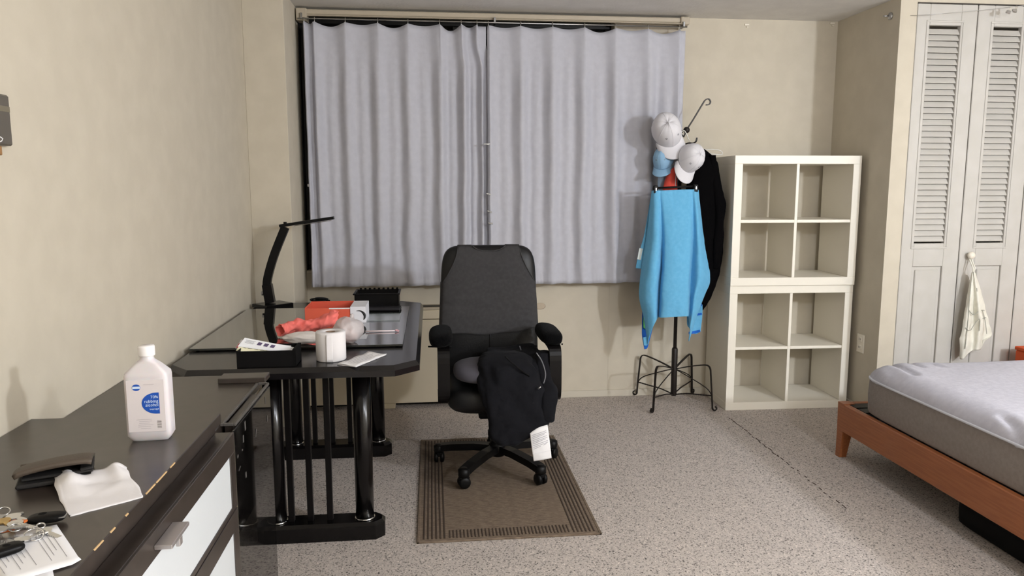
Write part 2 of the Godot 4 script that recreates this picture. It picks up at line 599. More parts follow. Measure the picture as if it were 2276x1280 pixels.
# floor lamp with a glass globe, standing near the bed, outside the picture
func build_lamp_light(at):
	var t = thing("floor_lamp", Vector3(at.x, 0, at.z), "floor lamp with a round white glass globe near the bed", "lamp")
	obj("base", lathe(smooth(), [[0.13, 0.0], [0.13, 0.015], [0.02, 0.025]], Vector3(at.x, 0, at.z), 32), M_lamp_black(), t)
	obj("pole", tube(smooth(), [Vector3(at.x, 0.02, at.z), Vector3(at.x, at.y - 0.11, at.z)], 0.011, 12), M_lamp_black(), t)
	var glow = mat(rgb(255, 246, 232), 0.8, 0.0, {"emission_enabled": true, "emission": Color(0.937, 0.96, 1.0), "emission_energy_multiplier": 1.5})
	obj("lamp_shade", sup(smooth(), at, Vector3(0.11, 0.11, 0.11), 2.0, 2.0, Basis.IDENTITY, 32, 18), glow, t)
	var l = OmniLight3D.new()
	l.name = "lamp_bulb"
	l.position = Vector3(0, at.y, 0)
	l.light_color = Color(0.937, 0.96, 1.0)
	l.light_energy = 8.6
	l.light_size = 0.09
	l.omni_range = 14.0
	l.omni_attenuation = 2.0
	l.shadow_enabled = true
	t.add_child(l)
# flush ceiling lamp of the hall end of the room, behind the viewer
func build_ceiling_lamp(at):
	var t = thing("ceiling_lamp", at, "round white glass ceiling lamp behind the viewer", "lamp")
	obj("ceiling_plate", lathe(smooth(), [[0.17, -0.02], [0.17, 0.0]], at, 32), M.trim, t)
	var glow = mat(rgb(250, 248, 244), 0.5, 0.0, {"emission_enabled": true, "emission": Color(0.937, 0.96, 1.0), "emission_energy_multiplier": 0.6})
	obj("lamp_glass", lathe(smooth(), [[0.02, -0.095], [0.08, -0.085], [0.13, -0.06], [0.155, -0.021]], at, 32), glow, t)
	var l = OmniLight3D.new()
	l.name = "lamp_bulb"
	l.position = Vector3(0, -0.15, 0)
	l.light_color = Color(0.937, 0.96, 1.0)
	l.light_energy = 4.3
	l.light_size = 0.1
	l.omni_range = 14.0
	l.omni_attenuation = 2.0
	l.shadow_enabled = true
	t.add_child(l)
func M_lamp_black(): return mat(rgb(20, 20, 20), 0.4)

func build_room():
	struct("floor", bx(XL - 0.15, 4.45, -0.15, 0.0, ZB - 0.15, 1.55, 0.0005), M.carpet, "speckled beige looped carpet over the whole floor", "floor")
	struct("ceiling", bx(XL - 0.15, 4.45, CEIL, CEIL + 0.15, ZB - 0.15, 1.55, 0.0005), M.ceiling, "plain pale grey painted ceiling", "ceiling")
	struct("wall_left", bx(XL - 0.15, XL, 0, CEIL, ZB, 1.4, 0.0005), M.wall, "cream painted wall beside the desk and dresser", "wall")
	struct("wall_right", bx(4.3, 4.45, 0, CEIL, ZB, 1.4, 0.0005), M.wall, "cream painted wall past the bed", "wall")
	struct("wall_front", bx(XL - 0.15, 4.45, 0, CEIL, 1.4, 1.55, 0.0005), M.wall, "cream painted wall behind the viewer", "wall")
	# window wall with its opening
	var st = flat()
	addbx(st, XL - 0.15, -0.785, 0, CEIL, ZB - 0.15, ZB, 0.0005)
	addbx(st, -0.785, 1.16, 0, 0.86, ZB - 0.15, ZB, 0.0005)
	addbx(st, -0.785, 1.16, 2.425, CEIL, ZB - 0.15, ZB, 0.0005)
	addbx(st, 1.16, 4.45, 0, CEIL, ZB - 0.15, ZB, 0.0005)
	struct("wall_back", st, M.wall, "cream painted window wall behind the curtain and shelves", "wall")
	struct("wall_corner", bx(XL, -0.785, 0, CEIL, ZB, -4.37, 0.002), M.wall, "cream boxed-in pillar in the corner behind the desk lamp", "pillar")
	# side and front of the closet
	st = flat()
	addbx(st, XRET, XRET + 0.1, 0, CEIL, ZB, ZCL, 0.0005)
	addbx(st, XRET + 0.1, 4.3, 2.425, CEIL, ZCL - 0.1, ZCL, 0.0005)
	addbx(st, 3.88, 4.3, 0, 2.425, ZCL - 0.1, ZCL, 0.0005)
	struct("wall_closet", st, M.wall, "cream wall round the closet doors beside the white shelves", "wall")
	struct("baseboard_back", bx(0.62, XRET, 0, 0.045, ZB, ZB + 0.012, 0.002), M.trim, "low cream baseboard along the window wall", "baseboard")
	struct("baseboard_closet", bx(XRET - 0.01, XRET, 0, 0.045, ZB + 0.012, ZCL, 0.002), M.trim, "low cream baseboard beside the white shelves", "baseboard")
	# carpet seam
	st = flat()
	var z = -4.26
	while z < -2.95:
		var l = rng.randf_range(0.008, 0.04)
		box(st, Vector3(1.785 + rng.randf_range(-0.006, 0.006), 0.0005, z + l / 2), Vector3(rng.randf_range(0.003, 0.006), 0.003, l), 0.0005, Basis(Vector3.UP, rng.randf_range(-0.25, 0.25)))
		z += l * rng.randf_range(1.0, 1.6) + (0.02 if z > -3.6 else 0.0)
	var seam = obj("carpet_seam", st, M.seam)
	tag(seam, "dark frayed seam running across the carpet towards the white shelves", "seam", "", "structure")

func build_window():
	var w = thing("window_1", Vector3(0.19, 0.86, ZB), "dark night window with a black metal frame behind the curtains", "window")
	w.set_meta("kind", "structure")
	var st = flat()
	var zf = ZB - 0.09
	addbx(st, -0.785, 1.16, 0.86, 0.90, zf - 0.02, zf + 0.02)
	addbx(st, -0.785, 1.16, 2.385, 2.425, zf - 0.02, zf + 0.02)
	for x in [-0.785, 0.15, 1.12]: addbx(st, x, x + 0.04, 0.9, 2.385, zf - 0.02, zf + 0.02)
	obj("window_frame", st, M.window_frame, w)
	for x in [-0.745, 0.19]: obj("pane", bx(x, x + (0.895 if x < 0 else 0.93), 0.9, 2.385, zf - 0.003, zf + 0.003, 0.001), M.night_glass, w)
	obj("window_sill", bx(-0.785, 1.16, 0.855, 0.872, ZB - 0.15, ZB + 0.004), M.trim, w)
	obj("reveal_lining", bx(-0.785, -0.779, 0.872, 2.425, ZB - 0.15, ZB - 0.012, 0.001), M.window_frame, w)
	var lp = PZ(688, 412, ZB - 0.03)
	obj("latch", box(flat(), lp, Vector3(0.03, 0.022, 0.02), 0.004), M.chrome, w)
	obj("shaft_panel", bx(-0.9, 1.3, 0.7, 2.5, ZB - 0.62, ZB - 0.6, 0.001), M.void_black, w)
	# filler panel right of the opening, above the curtain
	struct("trim_1", bx(1.16, 1.575, 2.34, 2.425, ZB, ZB + 0.01), M.rail_beige, "beige strip with screw holes above the right end of the curtain", "trim")
	# curtain track
	var t = thing("curtain_track", Vector3(0.4, 2.4, ZB + 0.06), "beige double curtain track fixed under the ceiling over the window", "curtain track")
	var xa = -0.765
	var xb = 1.59
	obj("rail", bx(xa, xb - 0.02, 2.408, 2.438, ZB + 0.02, ZB + 0.075, 0.004), M.rail_beige, t)
	obj("lip", bx(xa, xb - 0.02, 2.398, 2.406, ZB + 0.06, ZB + 0.085, 0.003), M.rail_beige, t)
	obj("end_bracket", bx(xa - 0.012, xa + 0.05, 2.37, 2.442, ZB + 0.0, ZB + 0.09, 0.004), M.rail_beige, t)
	obj("end_bracket", bx(xb - 0.025, xb + 0.03, 2.395, 2.442, ZB + 0.0, ZB + 0.09, 0.004), M.rail_beige, t)
	obj("rod", tube(smooth(), [Vector3(xa, 2.378, ZB + 0.1), Vector3(xb + 0.01, 2.378, ZB + 0.1)], 0.005, 8), M.steel, t)
	for x in [xa + 0.02, 0.4, xb - 0.01]:
		obj("bracket", bx(x - 0.006, x + 0.006, 2.374, 2.41, ZB + 0.03, ZB + 0.104, 0.002), M.steel, t)
	# curtains
	var hooks = [677, 700, 768, 840, 907, 977, 1025, 1060, 1085, 1157, 1228, 1299, 1368, 1440, 1510]
	var hx = []
	for h in hooks: hx.append(PZ(h, 60, ZB + 0.1).x)
	var left = curtain(hx.slice(0, 8), -0.735, 0.345, 5)
	tag(left, "pale grey curtain panel hanging behind the desk", "curtain", "curtains over the window")
	var right = curtain(hx.slice(8), 0.352, 1.588, 9)
	tag(right, "pale grey curtain panel hanging behind the office chair and coat rack", "curtain", "curtains over the window")
	for i in hx.size():
		var h = hx[i]
		var k = smooth()
		var p = Vector3(h, 2.378, ZB + 0.1)
		tube(k, [p + Vector3(0, -0.028, 0.012), p + Vector3(0, -0.012, 0.012), p + Vector3(0, 0.004, 0.009), p + Vector3(0, 0.009, 0), p + Vector3(0, 0.003, -0.008)], 0.0022, 6)
		box(k, p + Vector3(0, -0.026, 0.011), Vector3(0.009, 0.018, 0.006), 0.002)
		tag(obj("curtain_hook", k, M.chrome), "small silver hook holding the grey curtain panel behind the desk" if i < 8 else "small silver hook holding the curtain panel nearer the coat rack", "hook", "curtain hooks along the rod, " + ("panel behind the desk" if i < 8 else "panel near the coat rack"))
	var clips = [[1082, 320, 0.05], [1086, 431, -0.2], [1088, 470, -0.35], [1090, 496, -0.15]]
	var said = ["thin metal clip closing the curtains highest up, well above the other three", "small dark clip on the curtain gap, topmost of the lower three", "small dark clip on the curtain gap, middle of the lower three", "small dark clip on the curtain gap, lowest of all"]
	for i in 4:
		var c = clips[i]
		var p = PZ(c[0], c[1], ZB + 0.176)
		var k = flat()
		box(k, p, Vector3(0.042 if i == 0 else 0.03, 0.009, 0.008), 0.002, Basis(Vector3.BACK, c[2]))
		box(k, p + Vector3(0.006, -0.004, 0.003), Vector3(0.02, 0.004, 0.008), 0.001, Basis(Vector3.BACK, c[2] - 0.25))
		tag(obj("curtain_clip", k, M.steel), said[i], "clip", "clips closing the curtains")
func curtain(hooks, x0, x1, sd):
	var nz = FastNoiseLite.new()
	nz.seed = sd
	nz.frequency = 2.6
	var nr = 60
	var nc = 220
	var rows = []
	for i in nr + 1:
		var v = float(i) / nr
		var row = []
		for j in nc + 1:
			var u = float(j) / nc
			var x = lerp(x0, x1, u)
			# distance to the two hooks round x
			var k = 0
			while k < hooks.size() - 1 and hooks[k + 1] < x: k += 1
			var a = hooks[k]
			var b = hooks[min(k + 1, hooks.size() - 1)]
			var s = 0.5
			var gap = 0.2
			if b > a and x > a:
				s = clamp((x - a) / (b - a), 0.0, 1.0)
				gap = b - a
			var at_hook = pow(abs(cos(PI * s)), 3.0) if x > hooks[0] and b > a else 1.0
			var tight = clamp(0.14 / gap, 0.6, 2.2)
			var y_top = 2.356 - 0.016 * sin(PI * s) * (1.3 if nz.get_noise_1d(k * 3.1) > 0.05 else 0.4) * (1.5 if gap < 0.14 and gap > 0.08 else 1.0)
			if b <= a or x <= hooks[0]: y_top = 2.352
			var y_bot = 0.782 + 0.005 * nz.get_noise_2d(x * 3.0, 9.0)
			var y = lerp(y_top, y_bot, v)
			# pleats start as narrow cones at the hooks and spread out further down
			var warp = 0.14 * nz.get_noise_2d(x * 0.5, 40.0 + v * 0.5)
			var ph = k + s + warp * v
			var cone = at_hook * exp(-v * 5.0) * 0.026
			var sag = -0.018 * sin(PI * s) * exp(-v * 7.0)
			var amp = 0.017 + 0.009 * nz.get_noise_1d(x * 0.8 + 7.0)
			var body = amp * cos(TAU * ph) + 0.6 * amp * cos(TAU * 2.0 * ph + 3.0 * nz.get_noise_1d(x * 0.4)) + 0.016 * nz.get_noise_2d(x * 0.9, v * 0.3)
			var grow = smoothstep(0.0, 0.3, v) * (1.0 - 0.3 * smoothstep(0.75, 1.0, v))
			var z = ZB + 0.108 + cone * min(tight, 1.4) + sag + body * grow
			if v > 0.955: z += 0.002 + 0.0025 * nz.get_noise_2d(x * 16.0, 4.0)
			z += 0.012 * v
			if sd == 5:
				x += 0.045 * smoothstep(0.06, 0.16, v) * pow(u, 8.0)
				z -= 0.022 * smoothstep(0.04, 0.12, v) * pow(u, 10.0)
			else: z += 0.006 * pow(1.0 - u, 10.0)
			row.append(Vector3(x + 0.006 * v * nz.get_noise_2d(x * 2.0, v * 2.0), y, z))
		rows.append(row)
	return obj("curtain", sheet(smooth(), rows, 0.003), M.curtain)

func leaf(called, x0, x1, lx0, lx1, label):
	var d = thing(called, Vector3((x0 + x1) / 2, 0, ZCL), label, "door", "louvred closet doors")
	d.set_meta("kind", "structure")
	var zf = ZCL - 0.002
	var zb = ZCL - 0.034
	obj("stile", bx(x0, lx0, 0.012, 2.418, zb, zf), M.closet_paint, d)
	obj("stile", bx(lx1, x1, 0.012, 2.418, zb, zf), M.closet_paint, d)
	obj("rail", bx(lx0, lx1, 2.302, 2.418, zb, zf), M.closet_paint, d)
	obj("rail", bx(lx0, lx1, 0.925, 1.062, zb, zf), M.closet_paint, d)
	obj("rail", bx(lx0, lx1, 0.012, 0.16, zb, zf), M.closet_paint, d)
	var st = flat()
	for q in [[lx0 - 0.02, lx1 + 0.02, 2.318, 2.328], [lx0 - 0.02, lx1 + 0.02, 1.030, 1.040], [lx0 - 0.02, lx0 - 0.011, 1.04, 2.318], [lx1 + 0.011, lx1 + 0.02, 1.04, 2.318]]:
		addbx(st, q[0], q[1], q[2], q[3], zf - 0.002, zf + 0.004, 0.0015)
	obj("moulding", st, M.closet_paint, d)
	var p = obj("panel", bx(lx0, lx1, 0.16, 0.925, zb + 0.006, zf - 0.012), M.closet_paint, d)
	st = flat()
	addbx(st, lx0 + 0.022, lx1 - 0.022, 0.18, 0.905, zf - 0.013, zf - 0.003, 0.004)
	obj("raised_field", st, M.closet_paint, p)
	var sm = mesh_of(box(flat(), Vector3.ZERO, Vector3(lx1 - lx0 - 0.002, 0.037, 0.006), 0.0015))
	var n = 36
	for i in n:
		var y = 1.078 + (2.30 - 1.078 - 0.02) * (i + 0.3) / (n - 0.4)
		var o = obj("slat", sm, M.closet_paint, d, false)
		o.position = Vector3((lx0 + lx1) / 2 - d.position.x, y, -0.018)
		o.rotation.x = -0.55
	return d
func build_closet():
	leaf("door_1", 2.747, 3.112, 2.825, 3.015, "white louvred closet door leaf beside the cream wall corner")
	var d = leaf("door_2", 3.118, 3.494, 3.218, 3.393, "white louvred closet door leaf with a knob holding a dish towel")
	leaf("door_3", 3.50, 3.875, 3.60, 3.775, "white louvred closet door leaf behind the orange storage cube")
	var k = Vector3(3.172, 0.991, ZCL - 0.002)
	obj("knob", lathe(smooth(), [[0.008, 0.0], [0.008, 0.012], [0.02, 0.022], [0.022, 0.032], [0.016, 0.042], [0.004, 0.045]], k, 20, Basis(Vector3.RIGHT, PI / 2)), M.ivory, d)
	struct("trim_2", bx(2.742, 3.88, 2.420, 2.427, ZCL - 0.06, ZCL - 0.004, 0.001), M.slot, "dark track gap along the top of the closet doors", "trim")
	# closet interior back
	struct("wall_closet_inside", bx(XRET + 0.1, 4.3, 0, CEIL, ZB + 0.0, ZB + 0.02, 0.001), M.wall, "wall inside the closet behind the louvred doors", "wall")
	# dish towel hanging from the knob
	var t = thing("dish_towel", Vector3(3.17, 0.38, -4.1), "white dish towel with thin grey check lines hanging from the closet knob", "towel")
	var z = -4.09
	var cols = []
	var cpx = [
		[[2160, 606, 0.0], [2152, 650, 0.01], [2143, 700, 0.015], [2136, 745, 0.012], [2133, 756, 0.01], [2134, 798, 0.0]],
		[[2162, 605, 0.02], [2157, 650, 0.03], [2152, 700, 0.035], [2148, 740, 0.03], [2146, 765, 0.03], [2142, 797, 0.02]],
		[[2164, 604, 0.02], [2164, 650, 0.015], [2163, 700, 0.0], [2161, 730, -0.005], [2162, 755, 0.0], [2158, 780, 0.0]],
		[[2165, 604, 0.03], [2171, 650, 0.035], [2176, 690, 0.04], [2179, 715, 0.035], [2176, 750, 0.03], [2173, 778, 0.025]],
		[[2166, 605, 0.015], [2178, 650, 0.02], [2186, 690, 0.015], [2190, 710, 0.01], [2188, 745, 0.0], [2180, 775, 0.0]],
		[[2168, 607, 0.0], [2181, 650, 0.0], [2191, 690, 0.005], [2199, 720, 0.01], [2204, 744, 0.01], [2186, 756, 0.01]]]
	for c in cpx:
		var l = []
		for q in c: l.append(PZ(q[0], q[1], z + q[2]))
		cols.append(l)
	obj("cloth", drape(cols, 40, 40, 0.004, 0.006, 14.0, 4), M.tea, t)
	var st = smooth()
	var k1 = PZ(2163, 606, z + 0.012)
	tube(st, [k1, k1 + Vector3(-0.004, 0.03, 0.0), Vector3(3.166, 0.972, ZCL + 0.018), Vector3(3.172, 1.006, ZCL + 0.018), Vector3(3.18, 0.972, ZCL + 0.018), k1 + Vector3(0.008, 0.03, 0.0), k1 + Vector3(0.004, 0, 0)], 0.004, 6)
	obj("hanging_loop", st, M.tea, t)
	for l in [[[2158, 630], [2154, 680], [2150, 730], [2145, 775]], [[2171, 640], [2174, 670], [2178, 705], [2177, 735]], [[2154, 690], [2164, 700], [2178, 690], [2188, 690]], [[2146, 728], [2156, 735], [2172, 712], [2192, 706]], [[2184, 690], [2190, 715], [2193, 742]]]:
		var pts = []
		for q in l: pts.append(PZ(q[0], q[1], z + 0.038))
		obj("stripe", ribbon(flat(), spline(pts, 8), Vector3(1, 0, 0), 0.004, 0.001), M.tea_line, t)

func build_shelves():
	for u in 2:
		var y = 0.79 * u
		var at = Vector3(1.8191 if u == 0 else 1.8157, y, -4.4093 if u == 0 else -4.3993)
		var t = thing("cube_shelf", at, ["white four-cube shelf unit standing on the carpet, lower of the two", "white four-cube shelf unit stacked on top of another one"][u], "shelf", "stacked white cube shelves", 0.0)
		t.rotation.y = [-0.0214, -0.0302][u]
		var S = 0.79
		var D = 0.385
		var P = func(called, x0, x1, y0, y1, z0, z1, m):
			return obj(called, bx(x0, x1, y0, y1, z0, z1, 0.0015), m, t, false)
		P.call("top_board", 0, S, S - 0.05, S, -D, 0, M.shelf)
		P.call("bottom_board", 0, S, 0, 0.05, -D, 0, M.shelf)
		P.call("side_board", 0, 0.05, 0.05, S - 0.05, -D, 0, M.shelf)
		P.call("side_board", S - 0.05, S, 0.05, S - 0.05, -D, 0, M.shelf)
		P.call("divider", S / 2 - 0.009, S / 2 + 0.009, 0.05, S - 0.05, -D, -0.004, M.shelf)
		P.call("shelf_board", 0.05, S / 2 - 0.009, S / 2 - 0.009, S / 2 + 0.009, -D, -0.004, M.shelf)
		P.call("shelf_board", S / 2 + 0.009, S - 0.05, S / 2 - 0.009, S / 2 + 0.009, -D, -0.004, M.shelf)

func build_desk():
	var t = thing("desk", Vector3(-0.52, 0, -3.5), "glossy black pedestal desk with clipped corners against the cream wall", "desk")
	var x0 = -0.985
	var x1 = -0.053
	var z0 = -4.362
	var z1 = -2.757
	var c = 0.09
	var poly = [Vector2(x0 + c, z1), Vector2(x1 - c, z1), Vector2(x1, z1 - c * 0.95), Vector2(x1, z0 + c), Vector2(x1 - c * 1.3, z0), Vector2(x0 + 0.02, z0), Vector2(x0, z0 + 0.02), Vector2(x0, z1 - c * 1.15)]
	obj("desk_top", slab(flat(), poly, DESK - 0.04, DESK, 0.014, 0.018), M.desk_top, t)
	obj("apron", bx(-0.88, -0.16, 0.66, 0.699, -3.91, -3.85, 0.003), M.black_satin, t)
	obj("apron", bx(-0.8, -0.2, 0.66, 0.699, -2.975, -2.915, 0.003), M.black_satin, t)
	for e in [[-2.945, -0.71, -0.205, -0.285, -0.63, [-0.574, -0.5, -0.423]], [-3.88, -0.835, -0.225, -0.296, -0.72, [-0.62, -0.53, -0.44]]]:
		var z = e[0]
		var fx0 = e[1]
		var fx1 = e[2]
		var d = 0.058
		var ring = []
		for k in 9:
			var a = PI / 2 + PI * k / 8.0
			ring.append(Vector2(fx0 + d + cos(a) * d, z + sin(a) * d))
		for q in [Vector2(fx1 - 0.035, z - d), Vector2(fx1, z - d + 0.035), Vector2(fx1, z + d - 0.035), Vector2(fx1 - 0.035, z + d)]: ring.append(q)
		var ft = obj("foot", slab(flat(), ring, 0.0, 0.07, 0.012, 0.012), M.black_gloss, t)
		for x in [e[3], e[4]]:
			var col = obj("column", lathe(smooth(), [[0.0365, 0.07], [0.0365, 0.66]], Vector3(x, 0, z), 32), M.black_gloss, t)
			obj("chrome_ring", lathe(smooth(), [[0.037, 0.070], [0.0405, 0.071], [0.0405, 0.075], [0.037, 0.077]], Vector3(x, 0, z), 32, Basis.IDENTITY, false), M.chrome, col)
		for x in e[5]:
			obj("bar", bx(x - 0.0115, x + 0.0115, 0.068, 0.66, z - 0.0115, z + 0.0115, 0.002), M.black_satin, t)
	# glass sheet lying on the desk
	var gp = thing("glass_sheet", Vector3(-0.55, DESK, -3.6), "large grey glass sheet lying on the black desk", "glass sheet")
	obj("sheet", bx(-0.978, -0.126, DESK + 0.0035, DESK + 0.0125, -4.075, -3.085, 0.0012), M.glass_plate, gp)
	for q in [[-0.95, -4.04], [-0.15, -4.04], [-0.95, -3.11], [-0.15, -3.11]]:
		obj("bumper", lathe(smooth(), [[0.008, 0.0], [0.007, 0.0035]], Vector3(q[0], DESK, q[1]), 12), M.black_rough, gp)

func build_dresser():
	var H = 0.826
	var t = thing("dresser", Vector3(-0.77, 0, -1.2), "black-brown dresser with frosted white glass drawers and a chipped top edge", "dresser")
	var zf = -1.937
	var zn = -0.42
	obj("top_board", bx(XL + 0.002, -0.545, H - 0.028, H, zf, zn, 0.0015), M.brown_black, t)
	obj("body", bx(XL + 0.004, -0.56, 0.0, H - 0.029, zf, zn), M.brown_black, t)
	for q in [[-1.22, 0.035], [-1.275, 0.02], [-1.335, 0.012], [-1.45, 0.05], [-1.51, 0.06], [-1.575, 0.03]]:
		obj("chipped_edge", box(flat(), Vector3(-0.5462, H - 0.0012, q[0]), Vector3(0.0035, 0.0034, q[1]), 0.001), M.chip, t)
	var zs = [zf, -1.18, zn]
	for k in 2:
		var za = zs[k] + 0.002
		var zb = zs[k + 1] - 0.002
		var tops = [0.775, 0.573, 0.371, 0.169]
		for r in 4:
			var y1 = tops[r]
			var y0 = y1 - 0.198 if r < 3 else 0.02
			var dr = obj("drawer_front", bx(-0.56, -0.52, y0, y1, za, zb, 0.0015), M.brown_black, t)
			var f = flat()
			var gl0 = y0 + 0.004 if r == 3 else y0 + 0.012
			addbx(f, -0.52, -0.514, y1 - 0.05, y1, za, zb, 0.001)
			addbx(f, -0.52, -0.514, y0, gl0, za, zb, 0.001)
			addbx(f, -0.52, -0.514, gl0, y1 - 0.05, za, za + 0.045, 0.001)
			addbx(f, -0.52, -0.514, gl0, y1 - 0.05, zb - 0.045, zb, 0.001)
			obj("frame", f, M.brown_black, dr)
			obj("glass_panel", bx(-0.5215, -0.5165, gl0, y1 - 0.05, za + 0.045, zb - 0.045, 0.001), M.frosted, dr)
			var zh = zb - 0.23 if k == 0 else (za + zb) / 2
			var hd = flat()
			addbx(hd, -0.514, -0.482, y1 - 0.032, y1 - 0.024, zh - 0.05, zh + 0.05, 0.001)
			addbx(hd, -0.490, -0.482, y1 - 0.048, y1 - 0.031, zh - 0.008, zh + 0.008, 0.001)
			obj("handle", hd, M.alu, dr)

func build_credenza():
	# low glossy stand between dresser and desk: top board, smoked glass front, dark case under the top
	var t = thing("smoked_glass_stand", Vector3(-0.77, 0, -2.2), "black stand with a scuffed smoked glass front between the dresser and the desk", "stand")
	var H = 0.779
	obj("top_board", bx(XL + 0.003, -0.562, H - 0.03, H, -2.525, -1.942, 0.003), M.brown_black, t)
	# bevelled metal rim along the front edge of the top
	var rim = flat()
	addbx(rim, -0.562, -0.555, H - 0.004, H + 0.004, -2.40, -1.985, 0.001)
	addbx(rim, -0.528, -0.521, H - 0.004, H + 0.004, -2.40, -1.985, 0.001)
	addbx(rim, -0.555, -0.528, H - 0.004, H + 0.004, -2.407, -2.40, 0.001)
	addbx(rim, -0.555, -0.528, H - 0.004, H + 0.004, -1.992, -1.985, 0.001)
	obj("rim", rim, M.scuff, t)
	obj("inlay", bx(-0.553, -0.53, H - 0.03, H - 0.006, -2.3, -1.995, 0.001), M.brown_black, t)
	obj("corner_plate", bx(-0.682, -0.535, H, H + 0.018, -2.48, -2.41, 0.002), M.brown_black, t)
	obj("end_panel", bx(XL + 0.01, -0.56, 0.0, H - 0.031, -1.962, -1.944), M.black_satin, t)
	obj("back_panel", bx(XL + 0.003, XL + 0.02, 0.0, H - 0.031, -2.5, -1.963), M.black_satin, t)
	obj("case", bx(XL + 0.03, -0.527, 0.47, H - 0.031, -2.376, -1.966, 0.004), M.black_gloss, t)
	var gl = obj("glass_panel", bx(-0.5215, -0.5165, 0.004, H - 0.005, -2.384, -1.945, 0.0005), M.smoked, t)
	obj("glass_edge", bx(-0.5217, -0.5163, 0.004, 0.745, -1.9447, -1.9417, 0.0005), M.glass_edge, gl)
	var sc = flat()
	for q in [[545, 946, 6, 26, 0.1], [541, 975, 5, 20, -0.1], [569, 962, 3, 22, -0.5], [539, 1000, 4, 4, 0], [529, 1014, 5, 8, 0.3], [547, 1055, 5, 16, 0.1], [533, 1041, 10, 3, 0.3], [590, 890, 2, 20, 0.0], [594, 930, 3, 18, 0.0]]:
		var p = PX(q[0], q[1], -0.5155)
		var sc_px = abs(p.z) / FOCAL
		box(sc, p, Vector3(0.0006, q[3] * sc_px * 0.8, q[2] * sc_px * 1.6), 0.0001, Basis(Vector3.RIGHT, q[4]))
	obj("scuff_marks", sc, M.worn, gl)

